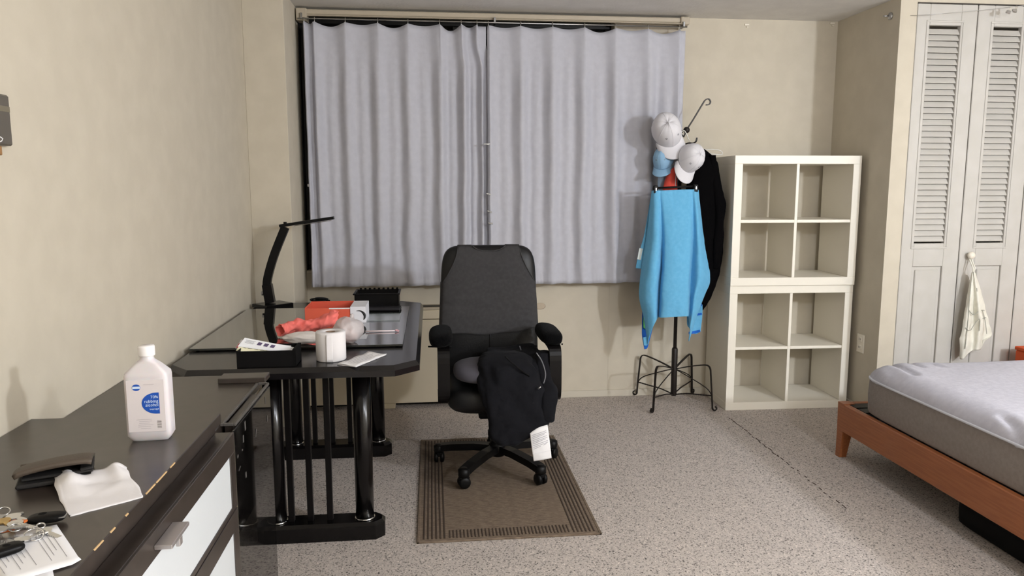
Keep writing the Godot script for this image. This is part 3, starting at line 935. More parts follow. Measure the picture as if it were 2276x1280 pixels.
func build_chair():
	var cx = 0.312
	var cz = -3.59
	var t = thing("office_chair", Vector3(cx, 0, cz), "black leather high-backed office chair on a five-star base with casters", "chair")
	var y0 = 0.012
	obj("hub", lathe(smooth(), [[0.03, 0.07], [0.045, 0.085], [0.045, 0.13], [0.033, 0.15]], Vector3(cx, 0, cz), 24), M.black_plastic, t)
	obj("gas_column", lathe(smooth(), [[0.026, 0.14], [0.026, 0.26], [0.015, 0.265], [0.015, 0.34]], Vector3(cx, 0, cz), 24), M.black_satin, t)
	obj("tilt_mechanism", bx(cx - 0.1, cx + 0.1, 0.295, 0.335, cz - 0.14, cz + 0.12, 0.008), M.black_plastic, t)
	for k in 5:
		var a = deg_to_rad(54.0 + 72.0 * k)
		var d = Vector3(cos(a), 0, sin(a))
		var p = Vector3(cx, 0, cz)
		var side = d.cross(Vector3.UP)
		var sp = flat()
		ribbon(sp, [p + d * 0.03 + Vector3(0, 0.112, 0), p + d * 0.12 + Vector3(0, 0.112, 0), p + d * 0.24 + Vector3(0, 0.1, 0), p + d * 0.305 + Vector3(0, 0.088, 0)], side, 0.046, 0.034)
		var spoke = obj("spoke", sp, M.black_plastic, t)
		obj("end_cap", lathe(smooth(), [[0.024, 0.066], [0.027, 0.072], [0.027, 0.1], [0.015, 0.108]], p + d * 0.305, 20), M.black_plastic, spoke)
		var cp = p + d * 0.305
		var cas = obj("caster", lathe(smooth(), [[0.005, 0.04], [0.005, 0.068]], cp, 10), M.steel, t)
		var roll = Basis(Vector3.UP, 0.5 + k * 1.3)
		for s in [-1, 1]:
			var ax = roll * Vector3(1, 0, 0)
			var cb = roll * Basis(Vector3.BACK, -PI / 2 * s)
			obj("wheel", lathe(smooth(), [[0.022, 0.005], [0.028, 0.008], [0.028, 0.02], [0.022, 0.025], [0.01, 0.027]], cp + Vector3(0, y0 + 0.028, 0), 22, cb), M.black_plastic, cas)
		obj("hood", box(flat(), cp + Vector3(0, y0 + 0.046, 0), Vector3(0.03, 0.022, 0.05), 0.006, roll), M.black_plastic, cas)
	# seat and back
	var seat = obj("seat", sup(smooth(), Vector3(cx + 0.005, 0.415, -3.555), Vector3(0.258, 0.225, 0.077), 5.5, 3.0, Basis(Vector3.RIGHT, -PI / 2), 64, 20), M.leather, t)
	obj("seat_pan", bx(cx - 0.15, cx + 0.15, 0.328, 0.35, -3.70, -3.48, 0.004), M.black_plastic, t)
	var B = Basis(Vector3.RIGHT, -0.07)
	var bc = Vector3(0.29, 0.755, -3.845)
	var back = obj("backrest", sup(smooth(), bc, Vector3(0.25, 0.345, 0.062), 7.0, 3.2, B, 96, 22, 0.035), M.leather, t)
	obj("seam", tube(smooth(), [bc + B * Vector3(0, -0.3, 0.046), bc + B * Vector3(0, -0.2, 0.0605), bc + B * Vector3(0, 0.0, 0.0625)], 0.004, 8), M.black_plastic, back)
	obj("back_shell", sup(smooth(), bc + B * Vector3(0, -0.12, -0.05), Vector3(0.2, 0.24, 0.03), 5.0, 3.0, B, 40, 10), M.black_plastic, t)
	obj("back_bracket", ribbon(flat(), spline([Vector3(0.3, 0.35, -3.66), Vector3(0.3, 0.36, -3.86), Vector3(0.3, 0.44, -3.93), Vector3(0.3, 0.62, -3.94)], 10), Vector3.RIGHT, 0.08, 0.012), M.black_plastic, t)
	for s in [-1, 1]:
		var ax = 0.0465 if s < 0 else 0.566
		var path = spline([Vector3(ax, 0.652, -3.70), Vector3(ax, 0.654, -3.56), Vector3(ax, 0.65, -3.43), Vector3(ax, 0.625, -3.397), Vector3(ax, 0.54, -3.39), Vector3(ax, 0.45, -3.392), Vector3(ax, 0.415, -3.41), Vector3(ax, 0.402, -3.46), Vector3(ax, 0.398, -3.62)], 28)
		var arm = obj("armrest", ribbon(flat(), path, Vector3.RIGHT, 0.056, 0.022), M.black_satin, t)
		obj("arm_bracket", bx(min(ax, cx + 0.24 * s), max(ax, cx + 0.24 * s), 0.385, 0.41, -3.64, -3.5, 0.003), M.black_plastic, arm)
		var pc = Vector3(0.036 if s < 0 else 0.556, 0.692, -3.545)
		var pad = obj("arm_pad", sup(smooth(), pc, Vector3(0.056, 0.036, 0.16), 2.6, 3.4, Basis(Vector3.BACK, 0.12 if s < 0 else -0.15), 32, 18), M.fuzz, arm)
		obj("pad_strap", tube(smooth(), [pc + Vector3(-0.056 * s * -1.0 - 0.004, -0.03, 0.1), pc + Vector3(0.05, -0.036, 0.1)], 0.004, 6), M.fuzz, pad)
	# grey cushion on the seat
	var cu = obj("seat_cushion", sup(smooth(), Vector3(0.278, 0.541, -3.46), Vector3(0.187, 0.145, 0.05), 2.8, 2.8, Basis(Vector3.RIGHT, -PI / 2), 56, 16), M.grey_foam)
	tag(cu, "rounded grey foam cushion lying on the seat of the office chair", "cushion")
	# tank top pulled over the backrest
	var rows = []
	var nc = 96
	var nr = 48
	var aa = 0.25
	var bb = 0.345
	var front = func(x, y):
		var w = 1.0 - 0.035 * y / bb
		var e = pow(pow(min(1.0, abs(x / (aa * w))), 7.0) + pow(min(1.0, abs(y / bb)), 7.0), 3.2 / 7.0)
		return 0.062 * pow(max(0.0, 1.0 - e), 1.0 / 3.2)
	var nz = FastNoiseLite.new()
	nz.seed = 5
	nz.frequency = 9.0
	for i in nr + 1:
		var row = []
		for j in nc + 1:
			var u = -1.0 + 2.0 * j / nc
			var x = u * 0.2505
			var ax = abs(x - 0.002)
			var top = 0.341
			if ax < 0.088: top = 0.314 + 0.027 * pow(ax / 0.088, 3.0)
			elif ax > 0.162: top = 0.341 - 0.185 * pow(clamp((ax - 0.162) / 0.078, 0.0, 1.0), 0.62)
			var bot = -0.112 + 0.014 * pow(u, 2.0) + 0.016 * max(0.0, u) + 0.003 * sin(u * 9.0)
			var y = lerp(bot, top, float(i) / nr)
			var out_x = x * (1.0 - 0.035 * y / bb) * (1.0 + 0.022 * (1.0 - float(i) / nr))
			var z = front.call(x * 0.985, min(y, 0.338)) + 0.006 + 0.004 * nz.get_noise_2d(x * 0.7, y * 2.2)
			if abs(u) > 0.97: z -= (abs(u) - 0.97) * 1.2
			row.append(bc + B * Vector3(out_x, y, z))
		rows.append(row)
	var tk = thing("tank_top", bc + Vector3(0, -0.1, 0.07), "dark grey sleeveless top pulled over the backrest of the office chair", "top")
	obj("fabric", sheet(smooth(), rows, 0.003), M.tank, tk)
	# straps over the top of the backrest
	for s in [-1, 1]:
		var w = []
		for i in 9:
			var f = PI * i / 8.0
			var r = []
			for j in 9:
				var x = s * lerp(0.09, 0.164, j / 8.0)
				r.append(bc + B * Vector3(x * 0.966, 0.336 + 0.0095 * sin(f), 0.030 * cos(f)))
			w.append(r)
		obj("strap", sheet(smooth(), w, 0.003), M.tank, tk)
	var em = []
	for i in 13:
		var x = lerp(-0.088, 0.088, i / 12.0)
		em.append(bc + B * Vector3(x * 0.967, 0.314 + 0.027 * pow(abs(x) / 0.088, 3.0), front.call(x, 0.316) + 0.008))
	obj("neck_binding", tube(smooth(), em, 0.003, 6), M.tank, tk)
	for s in [-1, 1]:
		var ar = []
		for i in 15:
			var q = i / 14.0
			var x = s * lerp(0.162, 0.24, q)
			var y = 0.341 - 0.185 * pow(q, 0.62)
			ar.append(bc + B * Vector3(x * (1.0 - 0.035 * y / bb), y, front.call(x * 0.985, min(y, 0.338)) + 0.009))
		obj("arm_binding", tube(smooth(), ar, 0.003, 6), M.tank, tk)
	build_jacket()

func px_loft(keys, z_of):
	var out = []
	for k in keys:
		var zz = k[3]
		var a = PZ(k[1], k[0], zz)
		var b = PZ(k[2], k[0], zz)
		out.append([a.y, a.x, b.x, zz, k[4]])
	return out
func build_jacket():
	var t = thing("black_trousers", Vector3(0.36, 0.53, -3.4), "black sweatpants with grey drawstrings heaped over the front of the office chair", "trousers")
	var leg = px_loft([[783, 1092, 1140, -3.42, 0.03], [790, 1072, 1165, -3.42, 0.08], [803, 1060, 1185, -3.40, 0.12], [830, 1057, 1196, -3.36, 0.10], [865, 1062, 1206, -3.30, 0.065], [905, 1074, 1211, -3.28, 0.052], [935, 1083, 1216, -3.28, 0.05], [958, 1090, 1206, -3.28, 0.05], [974, 1095, 1176, -3.28, 0.046], [984, 1102, 1160, -3.28, 0.036], [989, 1112, 1150, -3.28, 0.012]], 0)
	obj("trouser_leg", loft(smooth(), leg, 60, 56, 0.030, 7.0, 3), M.jacket, t)
	var waist = px_loft([[766, 1160, 1188, -3.66, 0.02], [774, 1120, 1198, -3.62, 0.07], [786, 1082, 1202, -3.54, 0.13], [805, 1080, 1204, -3.5, 0.15], [830, 1130, 1212, -3.46, 0.12], [860, 1150, 1218, -3.40, 0.10], [885, 1165, 1216, -3.36, 0.06]], 0)
	obj("waistband", loft(smooth(), waist, 40, 44, 0.034, 9.0, 8), M.jacket, t)
	var leg2 = px_loft([[782, 1195, 1219, -3.44, 0.04], [805, 1190, 1222, -3.42, 0.05], [840, 1192, 1226, -3.38, 0.05], [865, 1192, 1236, -3.32, 0.05], [890, 1196, 1238, -3.29, 0.045], [915, 1200, 1234, -3.28, 0.04], [932, 1204, 1231, -3.28, 0.03], [938, 1212, 1228, -3.28, 0.01]], 0)
	obj("folded_leg", loft(smooth(), leg2, 40, 36, 0.016, 9.0, 12), M.jacket, t)
	var ws = []
	for q in [[1192, 784], [1203, 800], [1211, 822], [1212, 838], [1208, 852]]: ws.append(PZ(q[0], q[1], -3.27))
	obj("drawstring", tube(smooth(), spline(ws, 16), 0.0028, 6), M.cord_grey, t)
	obj("drawstring_tip", tube(smooth(), [PZ(1202, 859, -3.235), PZ(1196, 865, -3.235)], 0.0034, 6), M.steel, t)
	var w2 = []
	for q in [[1122, 792], [1140, 808], [1160, 824], [1177, 836]]: w2.append(PZ(q[0], q[1], -3.262))
	obj("seam", tube(smooth(), spline(w2, 12), 0.004, 6), M.black_rough, t)
	obj("drawstring_tip", tube(smooth(), [PZ(1155, 769, -3.545), PZ(1158, 778, -3.545)], 0.003, 6), M.cord_grey, t)
	# care tag
	var tg = thing("paper_tag", PZ(1202, 1024, -3.25), "white printed paper tag dangling below the black trousers on the chair", "tag")
	var cols = []
	for c in [[[1178, 962, -3.235], [1181, 990, -3.222], [1184, 1010, -3.218], [1186, 1025, -3.222]], [[1197, 950, -3.232], [1202, 985, -3.216], [1205, 1006, -3.212], [1206, 1022, -3.214]], [[1217, 944, -3.235], [1221, 975, -3.222], [1224, 1000, -3.216], [1226, 1018, -3.22]]]:
		var l = []
		for q in c: l.append(PZ(q[0], q[1], q[2]))
		cols.append(l)
	obj("paper", drape(cols, 12, 12, 0.0012, 0.002, 20.0, 6), M.paper, tg)
	var pr = flat()
	for i in 9:
		var a = PZ(1182 + i * 0.5, 968 + i * 3.8, -3.2135)
		var b = PZ(1214 + i * 0.6 - (4 if i % 3 == 2 else 0), 957 + i * 3.6, -3.2135)
		ribbon(pr, [a, b], Vector3.UP, 0.0016, 0.0004)
	obj("print_lines", pr, M.print, tg)
	var fl = flat()
	ribbon(fl, [PZ(1184, 1009, -3.2115), PZ(1224, 1001, -3.2115)], Vector3.UP, 0.002, 0.0006)
	obj("fold_line", fl, M.paper2, tg)

func build_rug():
	var x0 = -0.076
	var x1 = 0.669
	var z0 = -4.042
	var z1 = -2.829
	var t = thing("rug", Vector3(0.3, 0, -3.4), "small brown flat-woven rug with ribbed borders under the office chair", "rug")
	obj("woven_field", bx(x0 + 0.004, x1 - 0.004, 0.0, 0.007, z0 + 0.004, z1 - 0.004, 0.001), M.rug, t)
	var ed = flat()
	addbx(ed, x0, x1, 0.0, 0.0085, z1 - 0.012, z1, 0.002)
	addbx(ed, x0, x1, 0.0, 0.0085, z0, z0 + 0.012, 0.002)
	addbx(ed, x0, x0 + 0.012, 0.0, 0.0085, z0, z1, 0.002)
	addbx(ed, x1 - 0.012, x1, 0.0, 0.0085, z0, z1, 0.002)
	obj("bound_edge", ed, M.rug, t)
	# long ribs down both sides, short ribs across both ends
	for s in 2:
		for k in 6:
			var o = 0.024 + k * 0.0165
			var xa = x0 + o if s == 0 else x1 - o - 0.007
			obj("side_rib", bx(xa, xa + 0.007, 0.0062, 0.0086, z0 + 0.022, z1 - 0.022, 0.001), M.rug_dark, t)
	for s in 2:
		var n = 34
		for k in n:
			var xa = x0 + 0.128 + (x1 - x0 - 0.262) * k / (n - 1)
			var za = z1 - 0.092 if s == 0 else z0 + 0.024
			obj("end_rib", bx(xa, xa + 0.006, 0.0062, 0.0086, za, za + 0.068, 0.001), M.rug_dark, t)

func build_bed():
	var t = thing("bed_frame", Vector3(2.9, 0, -2.6), "reddish-brown wooden bed frame with tapered legs", "bed")
	var x0 = 2.095
	var x1 = 3.68
	var z0 = -3.60
	var z1 = -1.62
	obj("side_rail", bx(x0, x0 + 0.03, 0.14, 0.285, z0 + 0.03, z1 - 0.03, 0.004), M.wood, t)
	obj("side_rail", bx(x1 - 0.03, x1, 0.14, 0.285, z0 + 0.03, z1 - 0.03, 0.004), M.wood, t)
	obj("end_rail", bx(x0 + 0.03, x1 - 0.03, 0.14, 0.285, z0, z0 + 0.03, 0.004), M.wood, t)
	obj("end_rail", bx(x0 + 0.03, x1 - 0.03, 0.14, 0.285, z1 - 0.03, z1, 0.004), M.wood, t)
	for q in [[x0 + 0.028, z0 + 0.028], [x1 - 0.028, z0 + 0.028], [x0 + 0.028, z1 - 0.028], [x1 - 0.028, z1 - 0.028]]:
		var st = flat()
		var rows = []
		for k in [[0.0, 0.019, 0.012], [0.14, 0.027, 0.0], [0.288, 0.029, 0.0]]:
			var r = []
			var sx = -1.0 if q[0] < 2.9 else 1.0
			var sz = -1.0 if q[1] < -2.6 else 1.0
			for c in [[-1, -1], [1, -1], [1, 1], [-1, 1]]:
				r.append(Vector3(q[0] + sx * k[2] + c[0] * k[1], k[0], q[1] + sz * k[2] * 0.3 + c[1] * k[1]))
			rows.append(r)
		grid(st, rows, true, false)
		fan(st, rows[0], Vector3.DOWN)
		fan(st, rows[2], Vector3.UP)
		obj("leg", st, M.wood, t)
	for k in 22:
		var z = lerp(z0 + 0.04, z1 - 0.12, k / 21.0)
		obj("slat", bx(x0 + 0.03, x1 - 0.03, 0.262, 0.2855, z, z + 0.075, 0.002), M.black_satin, t)
	# mattress
	var mt = thing("mattress", Vector3(2.9, 0.286, -2.6), "thick mattress with a pale grey top and dark grey sides on the wooden bed", "mattress")
	var mx0 = 2.118
	var mx1 = 3.66
	var mz0 = -3.475
	var mz1 = -1.66
	var loops = []
	for q in [[0.287, 0.012], [0.292, 0.003], [0.302, 0.0], [0.38, -0.003], [0.452, 0.0], [0.464, 0.004]]:
		var lp = []
		for k in 200:
			var a = TAU * k / 200.0
			var ex = sign(cos(a)) * pow(abs(cos(a)), 2.0 / 14.0)
			var ez = sign(sin(a)) * pow(abs(sin(a)), 2.0 / 14.0)
			lp.append(Vector3((mx0 + mx1) / 2 + ex * ((mx1 - mx0) / 2 - q[1]), q[0], (mz0 + mz1) / 2 + ez * ((mz1 - mz0) / 2 - q[1])))
		loops.append(lp)
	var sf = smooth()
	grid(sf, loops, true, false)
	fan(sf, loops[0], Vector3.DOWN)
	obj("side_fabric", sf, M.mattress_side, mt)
	# top: a quilted height field with creases
	var nz = FastNoiseLite.new()
	nz.seed = 21
	nz.frequency = 1.6
	var ndiv = 110
	var creases = []
	for c in [[[1940, 806], [1960, 826], [1990, 845], [2055, 861]], [[1975, 801], [2000, 814], [2034, 832]], [[2016, 802], [2048, 816]], [[2068, 806], [2092, 815]], [[2230, 916], [2258, 932], [2275, 955]]]:
		var pts = []
		for q in c:
			var v = PY(q[0], q[1], 0.54)
			pts.append(Vector2(v.x, v.z))
		creases.append(pts)
	var rows = []
	for i in ndiv + 1:
		var r = []
		for j in ndiv + 1:
			var a = -1.0 + 2.0 * i / ndiv
			var b = -1.0 + 2.0 * j / ndiv
			a = sign(a) * (1.0 - pow(1.0 - abs(a), 1.6))
			b = sign(b) * (1.0 - pow(1.0 - abs(b), 1.6))
			var rim = pow(pow(abs(a), 14.0) + pow(abs(b), 14.0), 1.0 / 14.0)
			var sc = max(abs(a), abs(b)) / max(rim, 1e-6)
			var x = (mx0 + mx1) / 2 + b * sc * ((mx1 - mx0) / 2 - 0.0)
			var z = (mz0 + mz1) / 2 + a * sc * ((mz1 - mz0) / 2 - 0.0)
			var e = 1.0 - max(abs(a), abs(b))
			var y = 0.462 + 0.078 * pow(clamp(1.0 - pow(1.0 - min(1.0, e / 0.16), 2.2), 0.0, 1.0), 0.6)
			y += 0.006 * nz.get_noise_2d(x, z) * min(1.0, e * 8.0)
			for c in creases:
				var dmin = 9.0
				for s in c.size() - 1:
					dmin = min(dmin, Geometry2D.get_closest_point_to_segment(Vector2(x, z), c[s], c[s + 1]).distance_to(Vector2(x, z)))
				y -= 0.012 * exp(-pow(dmin / 0.012, 2.0)) - 0.004 * exp(-pow((dmin - 0.03) / 0.02, 2.0))
			r.append(Vector3(x, y, z))
		rows.append(r)
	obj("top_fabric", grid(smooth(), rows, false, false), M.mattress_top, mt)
	var pp = []
	for k in 161:
		var a = TAU * k / 160.0
		var ex = sign(cos(a)) * pow(abs(cos(a)), 2.0 / 14.0)
		var ez = sign(sin(a)) * pow(abs(sin(a)), 2.0 / 14.0)
		pp.append(Vector3((mx0 + mx1) / 2 + ex * (mx1 - mx0) / 2, 0.462, (mz0 + mz1) / 2 + ez * (mz1 - mz0) / 2))
	obj("piping", tube(smooth(), pp, 0.0055, 8, false), M.piping, mt)
	# black storage bag under the bed
	var bg = thing("storage_bag", Vector3(2.5, 0, -2.4), "black fabric storage bag pushed under the wooden bed", "bag")
	obj("body", sup(smooth(), Vector3(2.52, 0.066, -2.38), Vector3(0.36, 0.41, 0.066), 18.0, 9.0, Basis(Vector3.RIGHT, -PI / 2), 64, 12), M.black_rough, bg)
	obj("piping", tube(smooth(), [Vector3(2.163, 0.116, -2.76), Vector3(2.16, 0.118, -2.4), Vector3(2.163, 0.116, -2.0)], 0.004, 6), M.black_rough, bg)
	# orange cube between bed and closet
	var oc = thing("storage_cube", Vector3(3.62, 0, -3.87), "orange fabric storage cube standing between the bed and the closet", "storage box")
	var o0 = PZ(2256, 769, -4.04)
	obj("box_body", bx(o0.x + 0.004, o0.x + 0.35, 0.0, o0.y - 0.022, -4.04, -3.704, 0.006), M.orange_fabric, oc)
	obj("lid", bx(o0.x, o0.x + 0.354, o0.y - 0.021, o0.y, -4.044, -3.7, 0.004), M.orange_fabric, oc)

func cap(called, at, bs, m, label, sc = 1.0, under = null):
	# local frame: crown up +y, peak towards +z
	var t = thing(called, at, label, "cap", "caps on the coat rack")
	t.basis = bs.scaled(Vector3.ONE * sc)
	var nu = 48
	var nv = 14
	var shell = func(off):
		var rows = []
		for i in nv + 1:
			var f = PI / 2 * i / nv
			var row = []
			for j in nu:
				var a = TAU * j / nu
				var d = Vector3(cos(a) * 0.078, 0, sin(a) * 0.094)
				var fr = 1.0 + 0.12 * max(0.0, sin(a)) * sin(f)
				var dent = 1.0 - 0.018 * pow(abs(cos(a * 3.0)), 14.0) * sin(f * 1.0)
				var p = Vector3(d.x * pow(cos(f), 0.62), 0.112 * pow(sin(f), 0.9) * fr, d.z * pow(cos(f), 0.62)) * dent
				if a > PI * 1.38 and a < PI * 1.62 and i < 5: p.y = max(p.y, 0.045 * sin((a / PI - 1.38) / 0.24 * PI))
				row.append(p + Vector3(p.x, p.y * 0.7, p.z).normalized() * off)
			rows.append(row)
		return rows
	var st = smooth()
	grid(st, shell.call(0.0), true, false)
	obj("crown", st, m, t, false)
	var li = smooth()
	grid(li, shell.call(-0.003), true, true)
	obj("lining", li, under if under != null else m, t, false)
	var seam = smooth()
	for k in 6:
		var a = TAU * (k + 0.5) / 6.0
		var pts = []
		for i in 11:
			var f = PI / 2 * i / 10.0
			var fr = 1.0 + 0.12 * max(0.0, sin(a)) * sin(f)
			pts.append(Vector3(cos(a) * 0.078 * pow(max(cos(f), 0.0), 0.62), 0.112 * pow(sin(f), 0.9) * fr, sin(a) * 0.094 * pow(max(cos(f), 0.0), 0.62)) * 1.004)
		tube(seam, pts, 0.0011, 5, false)
	obj("panel_seams", seam, m, t, false)
	obj("button", sup(smooth(), Vector3(0, 0.114, 0), Vector3(0.007, 0.007, 0.004), 2, 2, Basis(Vector3.RIGHT, PI / 2), 14, 8), m, t, false)
	var ey = smooth()
	for s in [-1, 1]:
		var a = PI / 2 + 0.55 * s
		tube(ey, circle(Vector3(cos(a) * 0.062, 0.079, sin(a) * 0.081), Vector3(cos(a), 0.75, sin(a)).normalized(), 0.0042, 10), 0.0013, 5, false)
	obj("eyelets", ey, M.cord_grey, t, false)
	var rows = []
	for i in 13:
		var u = i / 12.0
		var row = []
		for j in 25:
			var s = -1.0 + 2.0 * j / 24.0
			var a = PI / 2 - s * 1.15
			var p0 = Vector3(cos(a) * 0.078, 0.002, sin(a) * 0.094)
			var reach = 0.072 * sqrt(max(0.0, 1.0 - s * s))
			var p = p0 + Vector3(cos(a) * 0.25, 0, 1.0) * reach * u
			p.y -= 0.026 * s * s * (0.3 + 0.7 * u) + 0.010 * u
			row.append(p)
		rows.append(row)
	obj("peak", sheet(smooth(), rows, 0.004), m, t, false)
	var strap = []
	for k in 9:
		var a = PI * lerp(1.36, 1.64, k / 8.0)
		strap.append(Vector3(cos(a) * 0.079, 0.006, sin(a) * 0.095))
	obj("back_strap", ribbon(flat(), strap, Vector3.UP, 0.014, 0.002), under if under != null else m, t, false)
	return t
func circle(c, n, r, k):
	var u = n.cross(Vector3.UP if abs(n.y) < 0.9 else Vector3.RIGHT).normalized()
	var v = n.cross(u)
	var out = []
	for i in k + 1: out.append(c + (u * cos(TAU * i / k) + v * sin(TAU * i / k)) * r)
	return out
func frame(up, fwd):
	# basis whose y is `up` and whose z is as near as possible to `fwd`
	var y = up.normalized()
	var z = (fwd - y * fwd.dot(y)).normalized()
	return Basis(y.cross(z), y, z)

func build_rack():
	var cx = 1.542
	var cz = -4.592
	var t = thing("coat_rack", Vector3(cx, 0, cz), "dark wrought-iron coat rack with scrolled feet between the curtain and shelves", "coat rack")
	obj("pole", tube(smooth(), [Vector3(cx, 0.055, cz), Vector3(cx, 1.74, cz)], 0.0115, 14), M.dark_metal, t)
	obj("sleeve", lathe(smooth(), [[0.017, 0.055], [0.019, 0.065], [0.019, 0.36], [0.0155, 0.37]], Vector3(cx, 0, cz), 18), M.dark_metal, t)
	for a in [0.79, 2.36, 3.93, 5.5]:
		var d = Vector3(cos(a), 0, sin(a))
		var P = func(r, y): return Vector3(cx, 0, cz) + d * r + Vector3(0, y, 0)
		var side = d.cross(Vector3.UP)
		var path = [P.call(0.018, 0.235), P.call(0.1, 0.262), P.call(0.19, 0.285), P.call(0.228, 0.288), P.call(0.245, 0.27), P.call(0.25, 0.235), P.call(0.258, 0.15), P.call(0.266, 0.06), P.call(0.268, 0.03)]
		for k in 7:
			var f = PI + k * 0.75
			path.append(P.call(0.268 + 0.016 + cos(f) * 0.016 * (1.0 - k * 0.06), 0.024 + sin(f) * 0.016 * (1.0 - k * 0.05)))
		var leg = obj("leg", ribbon(flat(), spline(path, 50), side, 0.013, 0.006), M.dark_metal, t)
		# twisted rod look: beads along the lower stretcher
		var lo = [P.call(0.018, 0.066), P.call(0.1, 0.085), P.call(0.18, 0.092), P.call(0.262, 0.1)]
		var sl = spline(lo, 30)
		var rr = []
		for k in sl.size(): rr.append(0.0038 + 0.0012 * (k % 2))
		obj("stretcher", tube(smooth(), sl, rr, 8), M.dark_metal, leg)
		obj("brace", tube(smooth(), spline([P.call(0.018, 0.226), P.call(0.1, 0.196), P.call(0.2, 0.155), P.call(0.24, 0.13), P.call(0.262, 0.1)], 20), 0.0034, 8), M.dark_metal, leg)
	# hook arms round the head of the pole
	var hk = [[[1519, 305, 0.0], [1528, 286, 0.01], [1543, 262, 0.02], [1561, 232, 0.03], [1568, 222, 0.033], [1575, 220, 0.034], [1579, 226, 0.034], [1576, 232, 0.034], [1569, 233, 0.034]],
		[[1515, 310, 0.0], [1500, 285, 0.04], [1492, 274, 0.03], [1486, 262, 0.035], [1482, 258, 0.04], [1478, 262, 0.04]],
		[[1518, 322, 0.0], [1530, 318, 0.05], [1540, 318, 0.08], [1547, 314, 0.1], [1549, 306, 0.1]],
		[[1512, 330, 0.0], [1490, 335, -0.03], [1472, 337, -0.05], [1462, 333, -0.05], [1461, 326, -0.05]]]
	for h in hk:
		var pts = []
		for q in h: pts.append(PZ(q[0], q[1], cz + q[2]))
		obj("hook_arm", ribbon(flat(), spline(pts, 26), Vector3(0, 0, 1), 0.012, 0.007), M.dark_metal, t)
	obj("finial", sup(smooth(), PZ(1526, 289, cz + 0.005), Vector3(0.02, 0.02, 0.02), 2.0, 2.0, Basis.IDENTITY, 20, 12), M.dark_metal, t)
	# caps
	cap("baseball_cap", PZ(1481, 292, -4.535), frame(Vector3(-0.22, 0.34, 0.92), Vector3(0.34, -0.95, 0.1)), M.cap_white, "white baseball cap hanging highest on the coat rack, peak down", 1.12)
	cap("baseball_cap", PZ(1531, 353, -4.475), frame(Vector3(0.30, 0.25, 0.92), Vector3(-0.32, -0.94, 0.1)), M.cap_white, "white baseball cap hanging in front of the black coat", 0.95)
	cap("baseball_cap", PZ(1475, 360, -4.585), frame(Vector3(-0.35, 0.75, 0.55), Vector3(-0.4, -0.55, 0.7)), M.cap_blue, "pale blue baseball cap with dark lining below the highest white cap", 0.8, M.black_rough)
	# black coat
	var co = thing("black_coat", PZ(1570, 680, -4.52), "black coat hanging on the coat rack beside the white shelves", "coat")
	var keys = px_loft([[331, 1552, 1566, -4.54, 0.015], [340, 1546, 1577, -4.54, 0.035], [355, 1538, 1590, -4.53, 0.05], [385, 1530, 1598, -4.52, 0.06], [425, 1526, 1604, -4.52, 0.06], [450, 1525, 1612, -4.52, 0.055], [470, 1525, 1610, -4.52, 0.055], [505, 1525, 1605, -4.52, 0.055], [545, 1525, 1606, -4.52, 0.055], [590, 1525, 1601, -4.52, 0.055], [640, 1528, 1588, -4.52, 0.05], [675, 1536, 1570, -4.52, 0.04], [690, 1545, 1562, -4.52, 0.015]], 0)
	obj("coat_body", loft(smooth(), keys, 70, 48, 0.012, 8.0, 4), M.coat, co)
	var slv = px_loft([[345, 1576, 1590, -4.5, 0.02], [400, 1580, 1600, -4.485, 0.03], [450, 1585, 1612, -4.48, 0.034], [490, 1586, 1607, -4.48, 0.034], [540, 1584, 1605, -4.48, 0.032], [590, 1580, 1598, -4.48, 0.03], [598, 1583, 1594, -4.48, 0.01]], 0)
	obj("sleeve", loft(smooth(), slv, 50, 28, 0.010, 10.0, 9), M.coat, co)
	var hg = thing("plastic_hanger", PZ(1580, 340, -4.54), "thin clear plastic hanger showing above the shoulder of the black coat", "hanger")
	var hp = []
	for q in [[1519, 300], [1515, 294], [1520, 290], [1525, 296], [1532, 312], [1545, 326], [1566, 332], [1585, 332], [1601, 335], [1606, 342], [1598, 344], [1575, 341], [1552, 338], [1538, 332], [1530, 316]]: hp.append(PZ(q[0], q[1], -4.545))
	obj("hanger_bar", tube(smooth(), spline(hp, 60), 0.003, 8), mat(rgb(216, 214, 206), 0.25), hg)
	# red cloth and pale blue cloth
	var rc = px_loft([[372, 1494, 1501, -4.53, 0.015], [385, 1486, 1502, -4.53, 0.025], [405, 1478, 1504, -4.53, 0.03], [430, 1474, 1506, -4.53, 0.03], [470, 1474, 1508, -4.53, 0.025], [480, 1480, 1500, -4.53, 0.01]], 0)
	tag(obj("red_shirt", loft(smooth(), rc, 30, 28, 0.012, 12.0, 2), M.red_cloth), "red cloth hanging behind the clip hanger on the coat rack", "shirt")
	var pc = px_loft([[368, 1466, 1480, -4.60, 0.015], [385, 1463, 1483, -4.60, 0.02], [410, 1462, 1484, -4.60, 0.02], [470, 1460, 1484, -4.60, 0.02], [480, 1464, 1478, -4.60, 0.01]], 0)
	tag(obj("pale_blue_shirt", loft(smooth(), pc, 24, 24, 0.010, 12.0, 5), M.pale_blue_cloth), "pale grey-blue cloth hanging below the blue cap on the coat rack", "shirt")
	# clip hanger
	var ch = thing("clip_hanger", PZ(1500, 416, -4.43), "black clip hanger gripping the bright blue towel", "hanger")
	var z = -4.43
	obj("bar", tube(smooth(), [PZ(1451, 418, z), PZ(1500, 416, z), PZ(1551, 414, z)], 0.0065, 10), M.black_plastic, ch)
	obj("hook", tube(smooth(), spline([PZ(1501, 416, z), PZ(1502, 395, z - 0.02), PZ(1506, 360, z - 0.08), PZ(1510, 335, z - 0.14), PZ(1515, 322, z - 0.165)], 20), 0.0022, 8), M.steel, ch)
